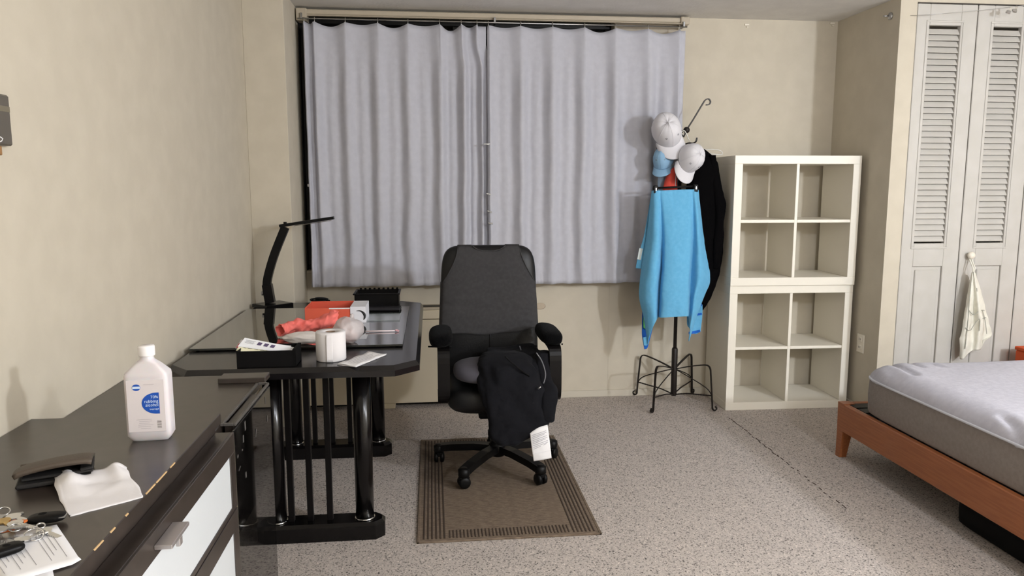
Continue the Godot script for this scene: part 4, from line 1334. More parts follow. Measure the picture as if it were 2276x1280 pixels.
	for q in [[1457, 421], [1546, 418]]:
		var c = flat()
		var p = PZ(q[0], q[1], z)
		box(c, p + Vector3(0, 0, 0.008), Vector3(0.026, 0.045, 0.008), 0.003)
		box(c, p + Vector3(0, 0.003, -0.008), Vector3(0.026, 0.04, 0.008), 0.003)
		var cl = obj("clip", c, M.black_plastic, ch)
		obj("spring", bx(p.x - 0.004, p.x + 0.004, p.y - 0.008, p.y + 0.01, p.z + 0.011, p.z + 0.014, 0.001), M.steel, cl)
	# blue towel
	var tw = thing("beach_towel", PZ(1495, 770, -4.42), "bright blue beach towel clipped to a black hanger on the coat rack", "towel")
	var zf = -4.425
	var cpx = [
		[[1449, 424, -0.02], [1439, 515, -0.05], [1427, 590, -0.06], [1421, 655, -0.05], [1430, 700, -0.045], [1436, 735, -0.045], [1440, 765, -0.04]],
		[[1455, 423, 0.0], [1452, 515, 0.01], [1443, 590, 0.015], [1437, 650, 0.015], [1440, 690, 0.005], [1443, 720, -0.005], [1444, 748, -0.015]],
		[[1462, 423, 0.004], [1463, 515, 0.02], [1459, 590, 0.03], [1455, 640, 0.03], [1455, 680, 0.025], [1455, 700, 0.02], [1456, 716, 0.015]],
		[[1467, 423, 0.0], [1471, 515, -0.015], [1470, 590, -0.03], [1466, 640, -0.035], [1465, 670, -0.035], [1464, 690, -0.035], [1464, 704, -0.035]],
		[[1474, 423, 0.004], [1480, 515, 0.015], [1478, 590, 0.025], [1474, 640, 0.03], [1473, 670, 0.03], [1472, 690, 0.03], [1470, 706, 0.03]],
		[[1500, 422, 0.006], [1504, 515, 0.03], [1503, 590, 0.045], [1502, 640, 0.05], [1501, 670, 0.05], [1500, 690, 0.05], [1500, 704, 0.05]],
		[[1528, 421, 0.006], [1532, 515, 0.02], [1530, 590, 0.03], [1528, 640, 0.035], [1527, 670, 0.035], [1527, 690, 0.035], [1527, 703, 0.035]],
		[[1538, 421, 0.0], [1541, 515, -0.015], [1537, 590, -0.03], [1534, 640, -0.035], [1533, 670, -0.035], [1532, 690, -0.035], [1530, 704, -0.035]],
		[[1545, 421, 0.004], [1552, 515, 0.015], [1554, 575, 0.02], [1554, 620, 0.02], [1546, 655, 0.01], [1541, 690, 0.0], [1534, 728, -0.01]],
		[[1552, 422, -0.02], [1562, 515, -0.04], [1572, 575, -0.045], [1578, 622, -0.045], [1566, 655, -0.04], [1549, 700, -0.035], [1531, 758, -0.03]]]
	var cols = []
	for c in cpx:
		var l = []
		for q in c: l.append(PZ(q[0], q[1], zf + q[2]))
		cols.append(l)
	obj("front_layer", drape(cols, 60, 90, 0.005, 0.006, 9.0, 7), M.towel, tw)
	# rear layer showing past the front one
	var back_r = []
	for c in [[[1530, 430, -0.055], [1530, 560, -0.06], [1528, 660, -0.06], [1527, 715, -0.06], [1530, 726, -0.06]], [[1540, 430, -0.06], [1545, 560, -0.07], [1545, 660, -0.075], [1545, 715, -0.07], [1544, 742, -0.07]], [[1550, 430, -0.055], [1558, 560, -0.06], [1561, 660, -0.06], [1561, 700, -0.06], [1557, 737, -0.06]]]:
		var l = []
		for q in c: l.append(PZ(q[0], q[1], zf + q[2]))
		back_r.append(l)
	obj("rear_layer", drape(back_r, 40, 14, 0.004, 0.002, 9.0, 3), M.towel, tw)
	for s in [[679, 9], [700, 5], [738, 6]]:
		var l = []
		for q in [[1531, 2], [1545, 0], [1560 if s[0] < 720 else 1556, -3]]: l.append(PZ(q[0], s[0] + q[1], zf - 0.056 - (0.011 if q[0] == 1545 else 0.0)))
		obj("dark_stripe", ribbon(flat(), spline(l, 6), Vector3.UP, s[1] * 0.0026, 0.003), M.towel_dark, tw)
	var back_l = []
	for c in [[[1446, 440, -0.06], [1432, 520, -0.075], [1419, 565, -0.08], [1413, 596, -0.08]], [[1452, 440, -0.06], [1442, 520, -0.07], [1432, 565, -0.07], [1428, 598, -0.07]]]:
		var l = []
		for q in c: l.append(PZ(q[0], q[1], zf + q[2]))
		back_l.append(l)
	obj("rear_layer", drape(back_l, 20, 6, 0.004, 0.003, 9.0, 3), M.towel, tw)
	obj("white_print", ribbon(flat(), [PZ(1425, 552, zf - 0.071), PZ(1420, 577, zf - 0.072)], Vector3(1, 0, 0), 0.022, 0.003), M.towel_pale, tw)
	var low = []
	for c in [[[1428, 672, -0.07], [1427, 710, -0.07], [1427, 745, -0.07], [1432, 776, -0.07]], [[1440, 672, -0.065], [1441, 710, -0.06], [1440, 745, -0.06], [1438, 774, -0.065]], [[1456, 680, -0.07], [1455, 710, -0.07], [1450, 730, -0.07], [1441, 765, -0.07]]]:
		var l = []
		for q in c: l.append(PZ(q[0], q[1], zf + q[2]))
		low.append(l)
	obj("printed_hem", drape(low, 24, 12, 0.004, 0.002, 9.0, 3), M.towel_dark, tw)
	var gr = []
	for c in [[[1430, 705, 0], [1430, 728, 0]], [[1437, 698, 0.005], [1438, 732, 0.005]], [[1443, 706, 0], [1442, 726, 0]]]:
		var l = []
		for q in c: l.append(PZ(q[0], q[1], zf - 0.05 + q[2]))
		gr.append(l)
	obj("green_print", drape(gr, 8, 8, 0.002), M.towel_green, tw)
	var pl = []
	for c in [[[1429, 750, 0], [1431, 768, 0]], [[1437, 748, 0.005], [1437, 768, 0.005]], [[1443, 746, 0], [1440, 764, 0]]]:
		var l = []
		for q in c: l.append(PZ(q[0], q[1], zf - 0.05 + q[2]))
		pl.append(l)
	obj("light_print", drape(pl, 8, 8, 0.002), M.towel, tw)

func build_desk_things():
	# LED desk lamp
	var lz = -4.225
	var t = thing("desk_lamp", Vector3(-0.88, DESK, lz), "black folding LED desk lamp on the desk in the corner, switched off", "lamp")
	var bp = []
	for q in [Vector2(-0.986, -4.21), Vector2(-0.888, -4.115), Vector2(-0.768, -4.225), Vector2(-0.862, -4.325)]: bp.append(q)
	obj("base", slab(flat(), bp, DESK, DESK + 0.02, 0.003, 0.003), M.black_gloss, t)
	var hinge = flat()
	ribbon(hinge, [PZ(601, 672, lz), PZ(597, 650, lz), PZ(594, 632, lz)], Vector3.BACK, 0.045, 0.05)
	obj("hinge", hinge, M.black_satin, t)
	obj("hinge_cap", lathe(smooth(), [[0.012, 0.0], [0.012, 0.01], [0.008, 0.012]], PZ(586, 652, lz), 16, Basis(Vector3.BACK, PI / 2)), M.steel, t)
	obj("arm", ribbon(flat(), spline([PZ(594, 640, lz), PZ(594, 625, lz), PZ(600, 598, lz), PZ(612, 560, lz), PZ(634, 505, lz)], 12), Vector3.BACK, 0.032, 0.043), M.black_plastic, t)
	obj("pivot", lathe(smooth(), [[0.009, 0.0], [0.009, 0.024]], PZ(634, 503, lz), 14), M.black_satin, t)
	var head = obj("lamp_head", ribbon(flat(), [PZ(622, 502, lz), PZ(742, 484, lz)], Vector3.BACK, 0.045, 0.016), M.black_plastic, t)
	var a = PZ(655, 501, lz)
	var b = PZ(736, 489, lz)
	obj("diffuser", ribbon(flat(), [a + Vector3(0, -0.002, 0), b + Vector3(0, -0.002, 0)], Vector3.BACK, 0.034, 0.003), M.panel_grey, head)
	# cable bundle
	var cb = smooth()
	var pts = []
	for k in 60:
		var f = k * 0.55
		pts.append(Vector3(-0.66 + 0.032 * cos(f) + k * 0.0008, DESK + 0.012 + 0.010 * sin(f * 0.37) + k * 0.0002, -4.31 + 0.022 * sin(f)))
	tube(cb, spline(pts, 160), 0.0045, 8)
	tag(obj("cable_bundle", cb, M.black_plastic), "tangled black cable at the back of the desk behind the orange box", "cable")
	# shoe box
	var sb = thing("shoe_box", Vector3(-0.47, DESK, -3.7), "open orange shoe box with a white end flap on the glass sheet", "box")
	var gy = DESK + 0.0128
	var bx0 = -0.603
	var bx1 = -0.392
	var bz = -3.6
	var bd = -3.79
	var bh = gy + 0.072
	obj("front_side", bx(bx0, bx1, gy, bh, bz - 0.004, bz, 0.001), M.orange, sb)
	obj("rear_side", bx(bx0, bx1, gy, bh + 0.006, bd, bd + 0.004, 0.001), M.orange_in, sb)
	obj("left_side", bx(bx0, bx0 + 0.004, gy, bh + 0.004, bd + 0.004, bz - 0.004, 0.001), M.orange, sb)
	obj("bottom", bx(bx0 + 0.004, bx1, gy, gy + 0.003, bd + 0.004, bz - 0.004, 0.0005), M.orange_in, sb)
	obj("tear_strip", bx(-0.49, bx1, bh - 0.004, bh + 0.001, bz - 0.002, bz + 0.0012, 0.0004), M.paper, sb)
	var en = obj("white_end", bx(bx1 + 0.001, -0.318, gy, gy + 0.078, bd + 0.004, bz + 0.004, 0.001), M.white_card, sb)
	# black tapering arc printed on the flap
	var c1 = []
	for q in [[792, 691], [801, 691], [808, 696], [811, 703], [808, 711]]: c1.append(PZ(q[0], q[1], bz + 0.0045))
	var cs = spline(c1, 16)
	var sw = flat()
	for k in cs.size() - 1:
		var w0 = 0.001 + 0.0055 * sin(PI * pow(float(k) / 16.0, 1.5))
		var w1 = 0.001 + 0.0055 * sin(PI * pow(float(k + 1) / 16.0, 1.5))
		var d = (cs[k + 1] - cs[k]).normalized().cross(Vector3.BACK)
		quad(sw, cs[k] - d * w0, cs[k] + d * w0, cs[k + 1] + d * w1, cs[k + 1] - d * w1, Vector3.BACK)
	obj("printed_arc", sw, M.ink, en)
	# black letter tray
	var tr = thing("desk_tray", Vector3(-0.305, DESK, -4.22), "black ribbed tray standing at the back of the desk under the curtain", "tray")
	var tx0 = -0.425
	var tx1 = -0.186
	var tz1 = -4.14
	var tz0 = -4.31
	var st = flat()
	for q in [[tx0, tx1, tz1 - 0.005, tz1], [tx0, tx1, tz0, tz0 + 0.005], [tx0, tx0 + 0.005, tz0, tz1], [tx1 - 0.005, tx1, tz0, tz1]]:
		addbx(st, q[0], q[1], DESK, DESK + 0.075, q[2], q[3], 0.001)
	obj("sides", st, M.black_plastic, tr)
	obj("bottom", bx(tx0, tx1, DESK, DESK + 0.004, tz0, tz1, 0.001), M.black_plastic, tr)
	st = flat()
	for q in [[tx0 - 0.008, tx1 + 0.008, tz1, tz1 + 0.008], [tx0 - 0.008, tx1 + 0.008, tz0 - 0.008, tz0], [tx0 - 0.008, tx0, tz0, tz1], [tx1, tx1 + 0.008, tz0, tz1]]:
		addbx(st, q[0], q[1], DESK + 0.068, DESK + 0.076, q[2], q[3], 0.002)
	obj("rim", st, M.black_plastic, tr)
	for k in 9:
		var x = lerp(tx0 + 0.015, tx1 - 0.02, k / 8.0)
		obj("rib", bx(x, x + 0.012, DESK + 0.072, DESK + 0.086, tz0 + 0.004, tz0 + 0.012, 0.002), M.black_rough, tr)
	# black envelope in front of the tray
	tag(obj("black_folder", box(flat(), Vector3(-0.29, gy + 0.004, -3.99), Vector3(0.24, 0.006, 0.14), 0.002, Basis(Vector3.UP, -0.05)), M.black_satin), "flat black folder lying on the glass sheet in front of the tray", "folder")
	# clear acrylic plate
	tag(obj("acrylic_plate", box(flat(), Vector3(-0.245, gy + 0.003, -3.73), Vector3(0.17, 0.005, 0.2), 0.001), M.clear), "small clear acrylic plate lying on the glass sheet beside the shoe box", "plate")
	# pen
	var pn = thing("pink_pen", Vector3(-0.22, gy, -3.35), "slim white and pink pen lying on the glass sheet", "pen")
	obj("barrel", tube(smooth(), [Vector3(-0.30, gy + 0.005, -3.352), Vector3(-0.17, gy + 0.005, -3.355)], 0.0034, 10), mat(rgb(222, 206, 208), 0.3), pn)
	obj("end_ring", tube(smooth(), circle(Vector3(-0.16, gy + 0.0055, -3.355), Vector3(0.2, 1, 0.1).normalized(), 0.008, 20), 0.002, 8, false), mat(rgb(226, 170, 178), 0.3), pn)
	# coral shirt
	var co = thing("coral_shirt", Vector3(-0.55, gy, -3.3), "crumpled coral shirt lying on the glass sheet beside the plastic bag", "shirt")
	var keys = [[Vector3(-0.655, gy + 0.028, -3.27), 0.03], [Vector3(-0.63, gy + 0.034, -3.3), 0.034], [Vector3(-0.59, gy + 0.036, -3.34), 0.033], [Vector3(-0.54, gy + 0.034, -3.36), 0.03], [Vector3(-0.49, gy + 0.042, -3.37), 0.034], [Vector3(-0.45, gy + 0.06, -3.38), 0.036], [Vector3(-0.43, gy + 0.082, -3.4), 0.016], [Vector3(-0.425, gy + 0.09, -3.4), 0.004]]
	var cp = []
	var rr = []
	for k in keys: cp.append(k[0]); rr.append(Vector3(k[1], 0, 0))
	var cs2 = spline(cp, 60)
	var rs = spline(rr, 60)
	var nz = FastNoiseLite.new()
	nz.seed = 31
	nz.frequency = 22.0
	var rows = []
	for i in 61:
		var row = []
		var tg = (cs2[min(i + 1, 60)] - cs2[max(i - 1, 0)]).normalized()
		var nx = tg.cross(Vector3.UP).normalized()
		for j in 30:
			var an = TAU * j / 30.0
			var d = nx * cos(an) + Vector3.UP * sin(an) * (0.9 if sin(an) > 0 else 0.75)
			var q = cs2[i] + d * rs[i].x
			q += d * nz.get_noise_3d(q.x, q.y, q.z) * 0.022 * min(1.0, rs[i].x / 0.02)
			q.y = max(q.y, gy + 0.001)
			row.append(q)
		rows.append(row)
	# the open end of the rolled sleeve
	var inner = []
	for i in 5:
		var row = []
		for j in 30: row.append(rows[0][j].lerp(cs2[0], 0.12 + 0.1 * i) + Vector3(0.012 * i, -0.001 * i, -0.01 * i))
		inner.append(row)
	var sm = smooth()
	grid(sm, rows, true, true)
	grid(sm, [inner[0], rows[0]], true, true)
	for i in 4: grid(sm, [inner[i + 1], inner[i]], true, true)
	obj("fabric", sm, M.coral, co)
	# plastic bag with something coral in it, and the pale cloth
	var pb = thing("plastic_bag", Vector3(-0.352, gy, -3.14), "knotted translucent white plastic bag behind the toilet roll", "bag")
	obj("film", blob(smooth(), Vector3(-0.352, gy + 0.054, -3.14), Vector3(0.062, 0.053, 0.08), 0.16, 1.2, 5, 44, 26), M.bag, pb)
	obj("contents", blob(smooth(), Vector3(-0.36, gy + 0.034, -3.14), Vector3(0.045, 0.03, 0.06), 0.25, 2.0, 9, 28, 16), mat(rgb(232, 176, 160), 0.9), pb)
	obj("knot", blob(smooth(), Vector3(-0.335, gy + 0.108, -3.145), Vector3(0.009, 0.014, 0.009), 0.4, 2.0, 15, 16, 10), M.bag, pb)
	tag(obj("pale_cloth", blob(smooth(), Vector3(-0.525, gy + 0.027, -3.13), Vector3(0.095, 0.024, 0.05), 0.25, 1.4, 12, 44, 22), M.white_cloth), "crumpled off-white cloth beside the toilet roll", "cloth")
	# toilet roll
	var tp = thing("toilet_roll", Vector3(-0.391, DESK, -2.892), "white roll of toilet paper standing on the desk edge", "toilet paper")
	obj("paper_roll", lathe(smooth(), [[0.0195, 0.0], [0.0195, 0.002], [0.0545, 0.0005], [0.0565, 0.004], [0.0565, 0.106], [0.0545, 0.1115], [0.0195, 0.11], [0.0195, 0.0]], tp.position, 48, Basis.IDENTITY, false), M.tissue, tp)
	obj("tube", lathe(smooth(), [[0.019, 0.001], [0.019, 0.109], [0.0178, 0.109], [0.0178, 0.001], [0.019, 0.001]], tp.position, 28, Basis.IDENTITY, false), M.cardboard_tube, tp)
	var fl = []
	for i in 9:
		var r = []
		for j in 9:
			var an = PI / 2 + 0.16 - j * 0.05
			r.append(tp.position + Vector3(cos(an) * (0.0572 + 0.003 * pow(1.0 - j / 8.0, 2.0)), 0.003 + i * 0.013 * (0.92 if j == 0 else 1.0), sin(an) * (0.0572 + 0.003 * pow(1.0 - j / 8.0, 2.0))))
		fl.append(r)
	obj("loose_sheet", sheet(smooth(), fl, 0.0008), M.tissue, tp)
	# black box with cards
	var kb = thing("card_box", Vector3(-0.61, DESK, -2.83), "black open box holding a fan of white cards at the desk edge", "box")
	var k0 = -0.717
	var k1 = -0.505
	var f1 = -2.785
	var f0 = -2.905
	obj("front_side", bx(k0, k1, DESK, DESK + 0.062, f1 - 0.004, f1, 0.001), M.black_rough, kb)
	obj("rear_side", bx(k0, k1, DESK, DESK + 0.064, f0, f0 + 0.004, 0.001), M.black_rough, kb)
	obj("left_side", bx(k0, k0 + 0.004, DESK, DESK + 0.062, f0, f1, 0.001), M.black_rough, kb)
	obj("right_side", bx(k1 - 0.012, k1, DESK, DESK + 0.066, f0, f1, 0.001), M.black_rough, kb)
	obj("bottom", bx(k0, k1, DESK, DESK + 0.004, f0, f1, 0.001), M.black_rough, kb)
	var cz = -2.845
	var quads = [[[523, 774], [533, 757], [645, 771], [640, 785]], [[528, 770], [541, 753], [660, 776], [650, 786]], [[524, 779], [530, 770], [610, 782], [600, 790]]]
	var tint = [rgb(230, 224, 226), rgb(236, 236, 238), rgb(240, 234, 200)]
	var said = ["white card with a pink corner, rearmost of the fan in the black box", "white card with a row of purple squares in the black box", "cream card with scribbles tucked lowest in the black box"]
	for i in 3:
		var cd = thing("card", PZ(quads[i][0][0], quads[i][0][1], cz + i * 0.012), said[i], "card", "cards in the black box")
		var st2 = flat()
		var p = []
		for q in quads[i]: p.append(PZ(q[0], q[1], cz - 0.012 + [0, 0.012, 0.024][i]))
		p[1].z -= 0.02
		p[2].z -= 0.02
		quad(st2, p[0], p[1], p[2], p[3], Vector3.BACK)
		var off = Vector3(0, 0, -0.0012)
		quad(st2, p[0] + off, p[1] + off, p[2] + off, p[3] + off, Vector3.FORWARD)
		for k in 4: quad(st2, p[k], p[(k + 1) % 4], p[(k + 1) % 4] + off, p[k] + off, (p[k] + p[(k + 1) % 4]) / 2 - (p[0] + p[1] + p[2] + p[3]) / 4)
		obj("paper", st2, mat(tint[i], 0.7), cd)
		var u = (p[2] - p[1]).normalized()
		var v = (p[0] - p[1]).normalized()
		var n = u.cross(v).normalized()
		if n.z < 0: n = -n
		var pr = flat()
		if i == 1:
			for k in 3:
				var c = p[1] + u * (0.064 + 0.024 * k) + v * 0.0135 + n * 0.0008
				box(pr, c, Vector3(0.015, 0.013, 0.0006), 0.0001, Basis(u, -v, n))
			obj("purple_squares", pr, M.print_purple, cd)
			var pl = flat()
			for k in 4: box(pl, p[1] + u * 0.028 + v * (0.008 + 0.004 * k) + n * 0.0008, Vector3(0.036 - 0.006 * (k % 2), 0.0012, 0.0005), 0.0001, Basis(u, -v, n))
			obj("print_lines", pl, M.print, cd)
		elif i == 0:
			box(pr, p[0] + u * 0.006 - v * 0.012 + n * 0.0008, Vector3(0.01, 0.02, 0.0006), 0.0001, Basis(u, -v, n))
			obj("pink_corner", pr, mat(rgb(226, 110, 120), 0.7), cd)
		else:
			for k in 5: box(pr, p[1] + u * (0.02 + 0.022 * k) + v * 0.008 + n * 0.0008, Vector3(0.014, 0.0012, 0.0005), 0.0001, Basis(u, -v, n) * Basis(Vector3.BACK, 0.4 * (k % 2) - 0.2))
			obj("scribbles", pr, M.print_dark, cd)
	# folded paper
	var fp = thing("folded_paper", Vector3(-0.27, DESK, -2.88), "long folded white paper lying at the front edge of the desk", "paper")
	var A = PY(750, 810, DESK + 0.003)
	var B2 = PY(793, 815, DESK + 0.003)
	var C = PY(860, 788, DESK + 0.003)
	var D = PY(818, 783, DESK + 0.003)
	for layer in 2:
		var rows2 = []
		for i in 13:
			var r = []
			for j in 7:
				var q = A.lerp(B2, j / 6.0).lerp(D.lerp(C, j / 6.0), i / 12.0)
				q.y = DESK + 0.0015 + layer * (0.003 + 0.004 * pow(i / 12.0 - 0.5, 2.0) + 0.002 * sin(i * 1.1 + j))
				if layer == 0: q += (B2 - A) * -0.03
				r.append(q)
			rows2.append(r)
		obj("sheet", sheet(smooth(), rows2, 0.0008), M.paper if layer == 1 else M.paper2, fp)
	var ln = flat()
	for k in 5:
		var s = 0.2 + 0.15 * k
		var q0 = A.lerp(B2, s).lerp(D.lerp(C, s), 0.12)
		var q1 = A.lerp(B2, s).lerp(D.lerp(C, s), 0.85 - 0.1 * (k % 2))
		ribbon(ln, [q0 + Vector3(0, 0.0058, 0), q1 + Vector3(0, 0.0058, 0)], B2 - A, 0.0012, 0.0004)
	obj("print_lines", ln, M.print, fp)

func build_dresser_things():
	var H = 0.8262
	# rubbing alcohol bottle
	var at = Vector3(-0.648, H, -1.752)
	var t = thing("alcohol_bottle", at, "translucent white bottle of rubbing alcohol with a blue label on the dresser", "bottle", "", 0.06)
	var st = smooth()
	var prof = [[0.0, 0.40, 0.6], [0.003, 0.43, 0.66], [0.014, 0.5, 0.98], [0.03, 0.5, 1.0], [0.09, 0.5, 1.0], [0.15, 0.5, 1.0], [0.158, 0.485, 0.97], [0.178, 0.27, 0.62], [0.187, 0.17, 0.42], [0.192, 0.155, 0.40], [0.2, 0.155, 0.40]]
	var rows = []
	var wx = 0.095
	var wz = 0.027
	for p in prof:
		var row = []
		for j in 48:
			var a = TAU * j / 48.0
			var round_n = 2.0 if p[0] > 0.18 else 6.0
			var ex = sign(cos(a)) * pow(abs(cos(a)), 2.0 / round_n)
			var ez = sign(sin(a)) * pow(abs(sin(a)), 2.0 / round_n)
			row.append(Vector3(ex * wx * p[1], p[0], ez * wz * p[2] if p[0] < 0.18 else ez * wx * p[1]))
		rows.append(row)
	grid(st, rows, true, false)
	fan(st, rows[0], Vector3.DOWN)
	fan(st, rows[-1], Vector3.UP)
	obj("body", st, M.bottle, t, false)
	st = smooth()
	lathe(st, [[0.0175, 0.196], [0.018, 0.198], [0.018, 0.216], [0.0165, 0.219]], Vector3.ZERO, 36)
	obj("cap", st, M.cap_plastic, t, false)
	var lab = obj("label", box(flat(), Vector3(0, 0.085, wz + 0.0003), Vector3(0.08, 0.12, 0.0008), 0.0002), M.label_white, t, false)
	var zz = wz + 0.0011
	var disc = flat()
	var ring = []
	for k in 24: ring.append(Vector3(-0.0185 + 0.009 * cos(TAU * k / 24), 0.1285 + 0.0075 * sin(TAU * k / 24), zz))
	fan(disc, ring, Vector3.BACK)
	obj("round_mark", disc, M.label_blue, lab, false)
	var band = box(flat(), Vector3(-0.0185, 0.1283, zz + 0.0002), Vector3(0.0165, 0.0055, 0.0004), 0.0001)
	obj("mark_band", band, M.label_text, lab, false)
	var big = flat()
	ring = []
	for k in 33:
		var a = PI * 0.5 + PI * 1.0 * k / 32.0
		ring.append(Vector3(0.022 + 0.031 * cos(a), 0.091 + 0.0245 * sin(a), zz))
	ring.append(Vector3(0.0285, 0.0665, zz))
	ring.append(Vector3(0.0285, 0.1155, zz))
	fan(big, ring, Vector3.BACK)
	obj("blue_shape", big, M.label_blue, lab, false)
	var words = [["70%", 0.0085, 0.0185, 0.1055], ["rubbing", 0.0085, 0.0115, 0.0955], ["alcohol", 0.0085, 0.0125, 0.0868], ["isopropyl", 0.0046, 0.017, 0.0775]]
	for w in words: lettering("lettering", w[0], w[1], M.label_text, lab, Transform3D(Basis.IDENTITY, Vector3(w[2], w[3], zz + 0.0004)))
	var small = flat()
	for k in 6: box(small, Vector3(-0.006 + 0.003 * (k % 2), 0.054 - k * 0.0042, zz), Vector3(0.032 - 0.005 * (k % 3), 0.0007, 0.0003), 0.0001)
	box(small, Vector3(0.008, 0.135, zz), Vector3(0.022, 0.0007, 0.0003), 0.0001)
	obj("fine_print", small, mat(rgb(176, 168, 172), 0.6), lab, false)
	var bar = flat()
	for k in 7: box(bar, Vector3(0.026, 0.05 - k * 0.0027, zz), Vector3(0.009, 0.0008 + 0.0007 * (k % 2), 0.0003), 0.0001)
	obj("barcode", bar, mat(rgb(110, 104, 96), 0.6), lab, false)
	# wallet
	var wp = PY(126, 1062, H)
	var wl = thing("wallet", wp, "worn dark brown folded leather wallet lying on the dresser", "wallet", "", 0.0)
	var wb = Basis(Vector3.UP, 0.36)
	obj("lower_fold", box(flat(), wp + Vector3(0, 0.0055, 0.0), Vector3(0.13, 0.009, 0.088), 0.003, wb), M.wallet_in, wl)
	obj("inner_fold", box(flat(), wp + Vector3(0.003, 0.014, -0.006), Vector3(0.122, 0.006, 0.078), 0.002, wb * Basis(Vector3.RIGHT, -0.06)), M.wallet_in, wl)
	var ub = wb * Basis(Vector3.BACK, 0.07) * Basis(Vector3.RIGHT, -0.17)
	var top_rows = []
	for i in 13:
		var r = []
		for j in 17:
			var u = -1.0 + 2.0 * j / 16.0
			var v = -1.0 + 2.0 * i / 12.0
			r.append(wp + Vector3(0, 0.0275, 0) + ub * Vector3(u * 0.066, 0.004 * (1.0 - u * u) + 0.004 * (1.0 - v * v) - 0.003 * pow(abs(u), 8.0), v * 0.046))
		top_rows.append(r)
	obj("upper_fold", sheet(smooth(), top_rows, 0.009), M.wallet, wl)
	obj("spine", tube(smooth(), [wp + wb * Vector3(-0.064, 0.014, -0.046), wp + wb * Vector3(0.0, 0.015, -0.047), wp + wb * Vector3(0.064, 0.018, -0.046)], 0.0085, 10), M.wallet, wl)
	obj("bill_edge", box(flat(), wp + wb * Vector3(0.055, 0.021, 0.0), Vector3(0.024, 0.007, 0.07), 0.002, wb * Basis(Vector3.BACK, 0.1)), M.wallet_in, wl)
	# tissue
	var ts = thing("tissue", PY(220, 1100, H), "crumpled white paper tissue lying on the dresser beside the wallet", "tissue")
	var c00 = PY(121, 1068, H)
	var c10 = PY(277, 1048, H)
	var c11 = PY(324, 1104, H)
	var c01 = PY(150, 1150, H)
	var nz = FastNoiseLite.new()
	nz.seed = 44
	nz.fractal_octaves = 2
	nz.frequency = 11.0
	var rows2 = []
	for i in 31:
		var r = []
		for j in 41:
			var u = j / 40.0
			var v = i / 30.0
			var q = c00.lerp(c10, u).lerp(c01.lerp(c11, u), v)
			q.y = H + 0.004 + max(0.0, 0.004 + 0.009 * nz.get_noise_2d(q.x, q.z)) * (1.0 - v) * 0.9 + 0.018 * exp(-pow((u - 0.18) / 0.16, 2.0) - pow((v - 0.12) / 0.3, 2.0)) + 0.012 * exp(-pow((u - 0.86) / 0.12, 2.0) - pow((v - 0.05) / 0.3, 2.0)) - 0.0035 * v
			if i == 0 or i == 30 or j == 0 or j == 40:
				q += Vector3(nz.get_noise_2d(q.x * 1.2, 3.0), 0, nz.get_noise_2d(q.z * 1.2, 8.0)) * 0.008
			r.append(q)
		rows2.append(r)
	obj("paper", sheet(smooth(), rows2, 0.001), M.tissue, ts)
	# letters under the keys
	var lay = [[[-60, 1200], [126, 1166], [181, 1248], [10, 1300], 0.0, "white printed letter lying under the keys, top sheet"], [[-60, 1235], [100, 1190], [122, 1290], [-30, 1330], -0.0018, "white sheet of paper showing under the printed letter"]]
	for k in [1, 0]:
		var L = lay[k]
		var y = H + 0.0014 + (0.0016 if k == 0 else 0.0)
		var A = PY(L[0][0], L[0][1], y)
		var B = PY(L[1][0], L[1][1], y)
		var C = PY(L[2][0], L[2][1], y)
		var D = PY(L[3][0], L[3][1], y)
		var pt = thing("letter", (A + C) / 2, L[5], "paper")
		var rr = []
		for i in 9:
			var r = []
			for j in 9:
				var q = A.lerp(B, j / 8.0).lerp(D.lerp(C, j / 8.0), i / 8.0)
				q.y = y + 0.0004 * sin(i * 0.8 + j * 0.5)
				if k == 0 and i == 8 and j == 8: q.y += 0.004
				r.append(q)
			rr.append(r)
		obj("sheet", sheet(smooth(), rr, 0.0008), M.paper if k == 0 else M.paper2, pt)
		if k == 0:
			var pr = flat()
			for i in 13:
				var s = 0.08 + i * 0.066
				if i == 7 or i == 8: continue
				var q0 = A.lerp(B, s).lerp(D.lerp(C, s), 0.14 if i > 8 else 0.3)
				var q1 = A.lerp(B, s).lerp(D.lerp(C, s), 0.82 - 0.1 * (i % 3))
				ribbon(pr, [q0 + Vector3(0, 0.0009, 0), q1 + Vector3(0, 0.0009, 0)], B - A, 0.0006, 0.0002)
			obj("print_lines", pr, M.print, pt)
	# keys
	var kp = PY(40, 1185, H)
	var ks = thing("key_ring", kp, "bunch of silver keys with two black car fobs and an orange tag on the dresser", "keys")
	var fy = H + 0.011
	var f1 = PY(104, 1150, fy)
	var fob_b = Basis(Vector3.UP, 0.2)
	var fb = obj("car_fob", sup(smooth(), f1, Vector3(0.030, 0.0145, 0.008), 3.5, 2.6, fob_b * Basis(Vector3.RIGHT, -PI / 2), 40, 12), M.black_plastic, ks)
	obj("fob_button", sup(smooth(), f1 + Vector3(-0.006, 0.0075, 0.0), Vector3(0.007, 0.0055, 0.0015), 2.4, 2.0, fob_b * Basis(Vector3.RIGHT, -PI / 2), 18, 8), M.black_rough, fb)
	obj("fob_trim", box(flat(), f1 + fob_b * Vector3(0.026, 0.002, 0.004), Vector3(0.01, 0.0012, 0.02), 0.0004, fob_b), M.steel, fb)
	var f2 = PY(12, 1222, fy)
	var fb2 = obj("car_fob", sup(smooth(), f2, Vector3(0.026, 0.015, 0.008), 3.5, 2.6, Basis(Vector3.UP, 0.75) * Basis(Vector3.RIGHT, -PI / 2), 36, 12), M.black_plastic, ks)
	obj("fob_button", sup(smooth(), f2 + Vector3(0.002, 0.0075, 0.0), Vector3(0.006, 0.005, 0.0015), 2.4, 2.0, Basis(Vector3.RIGHT, -PI / 2), 18, 8), M.black_rough, fb2)
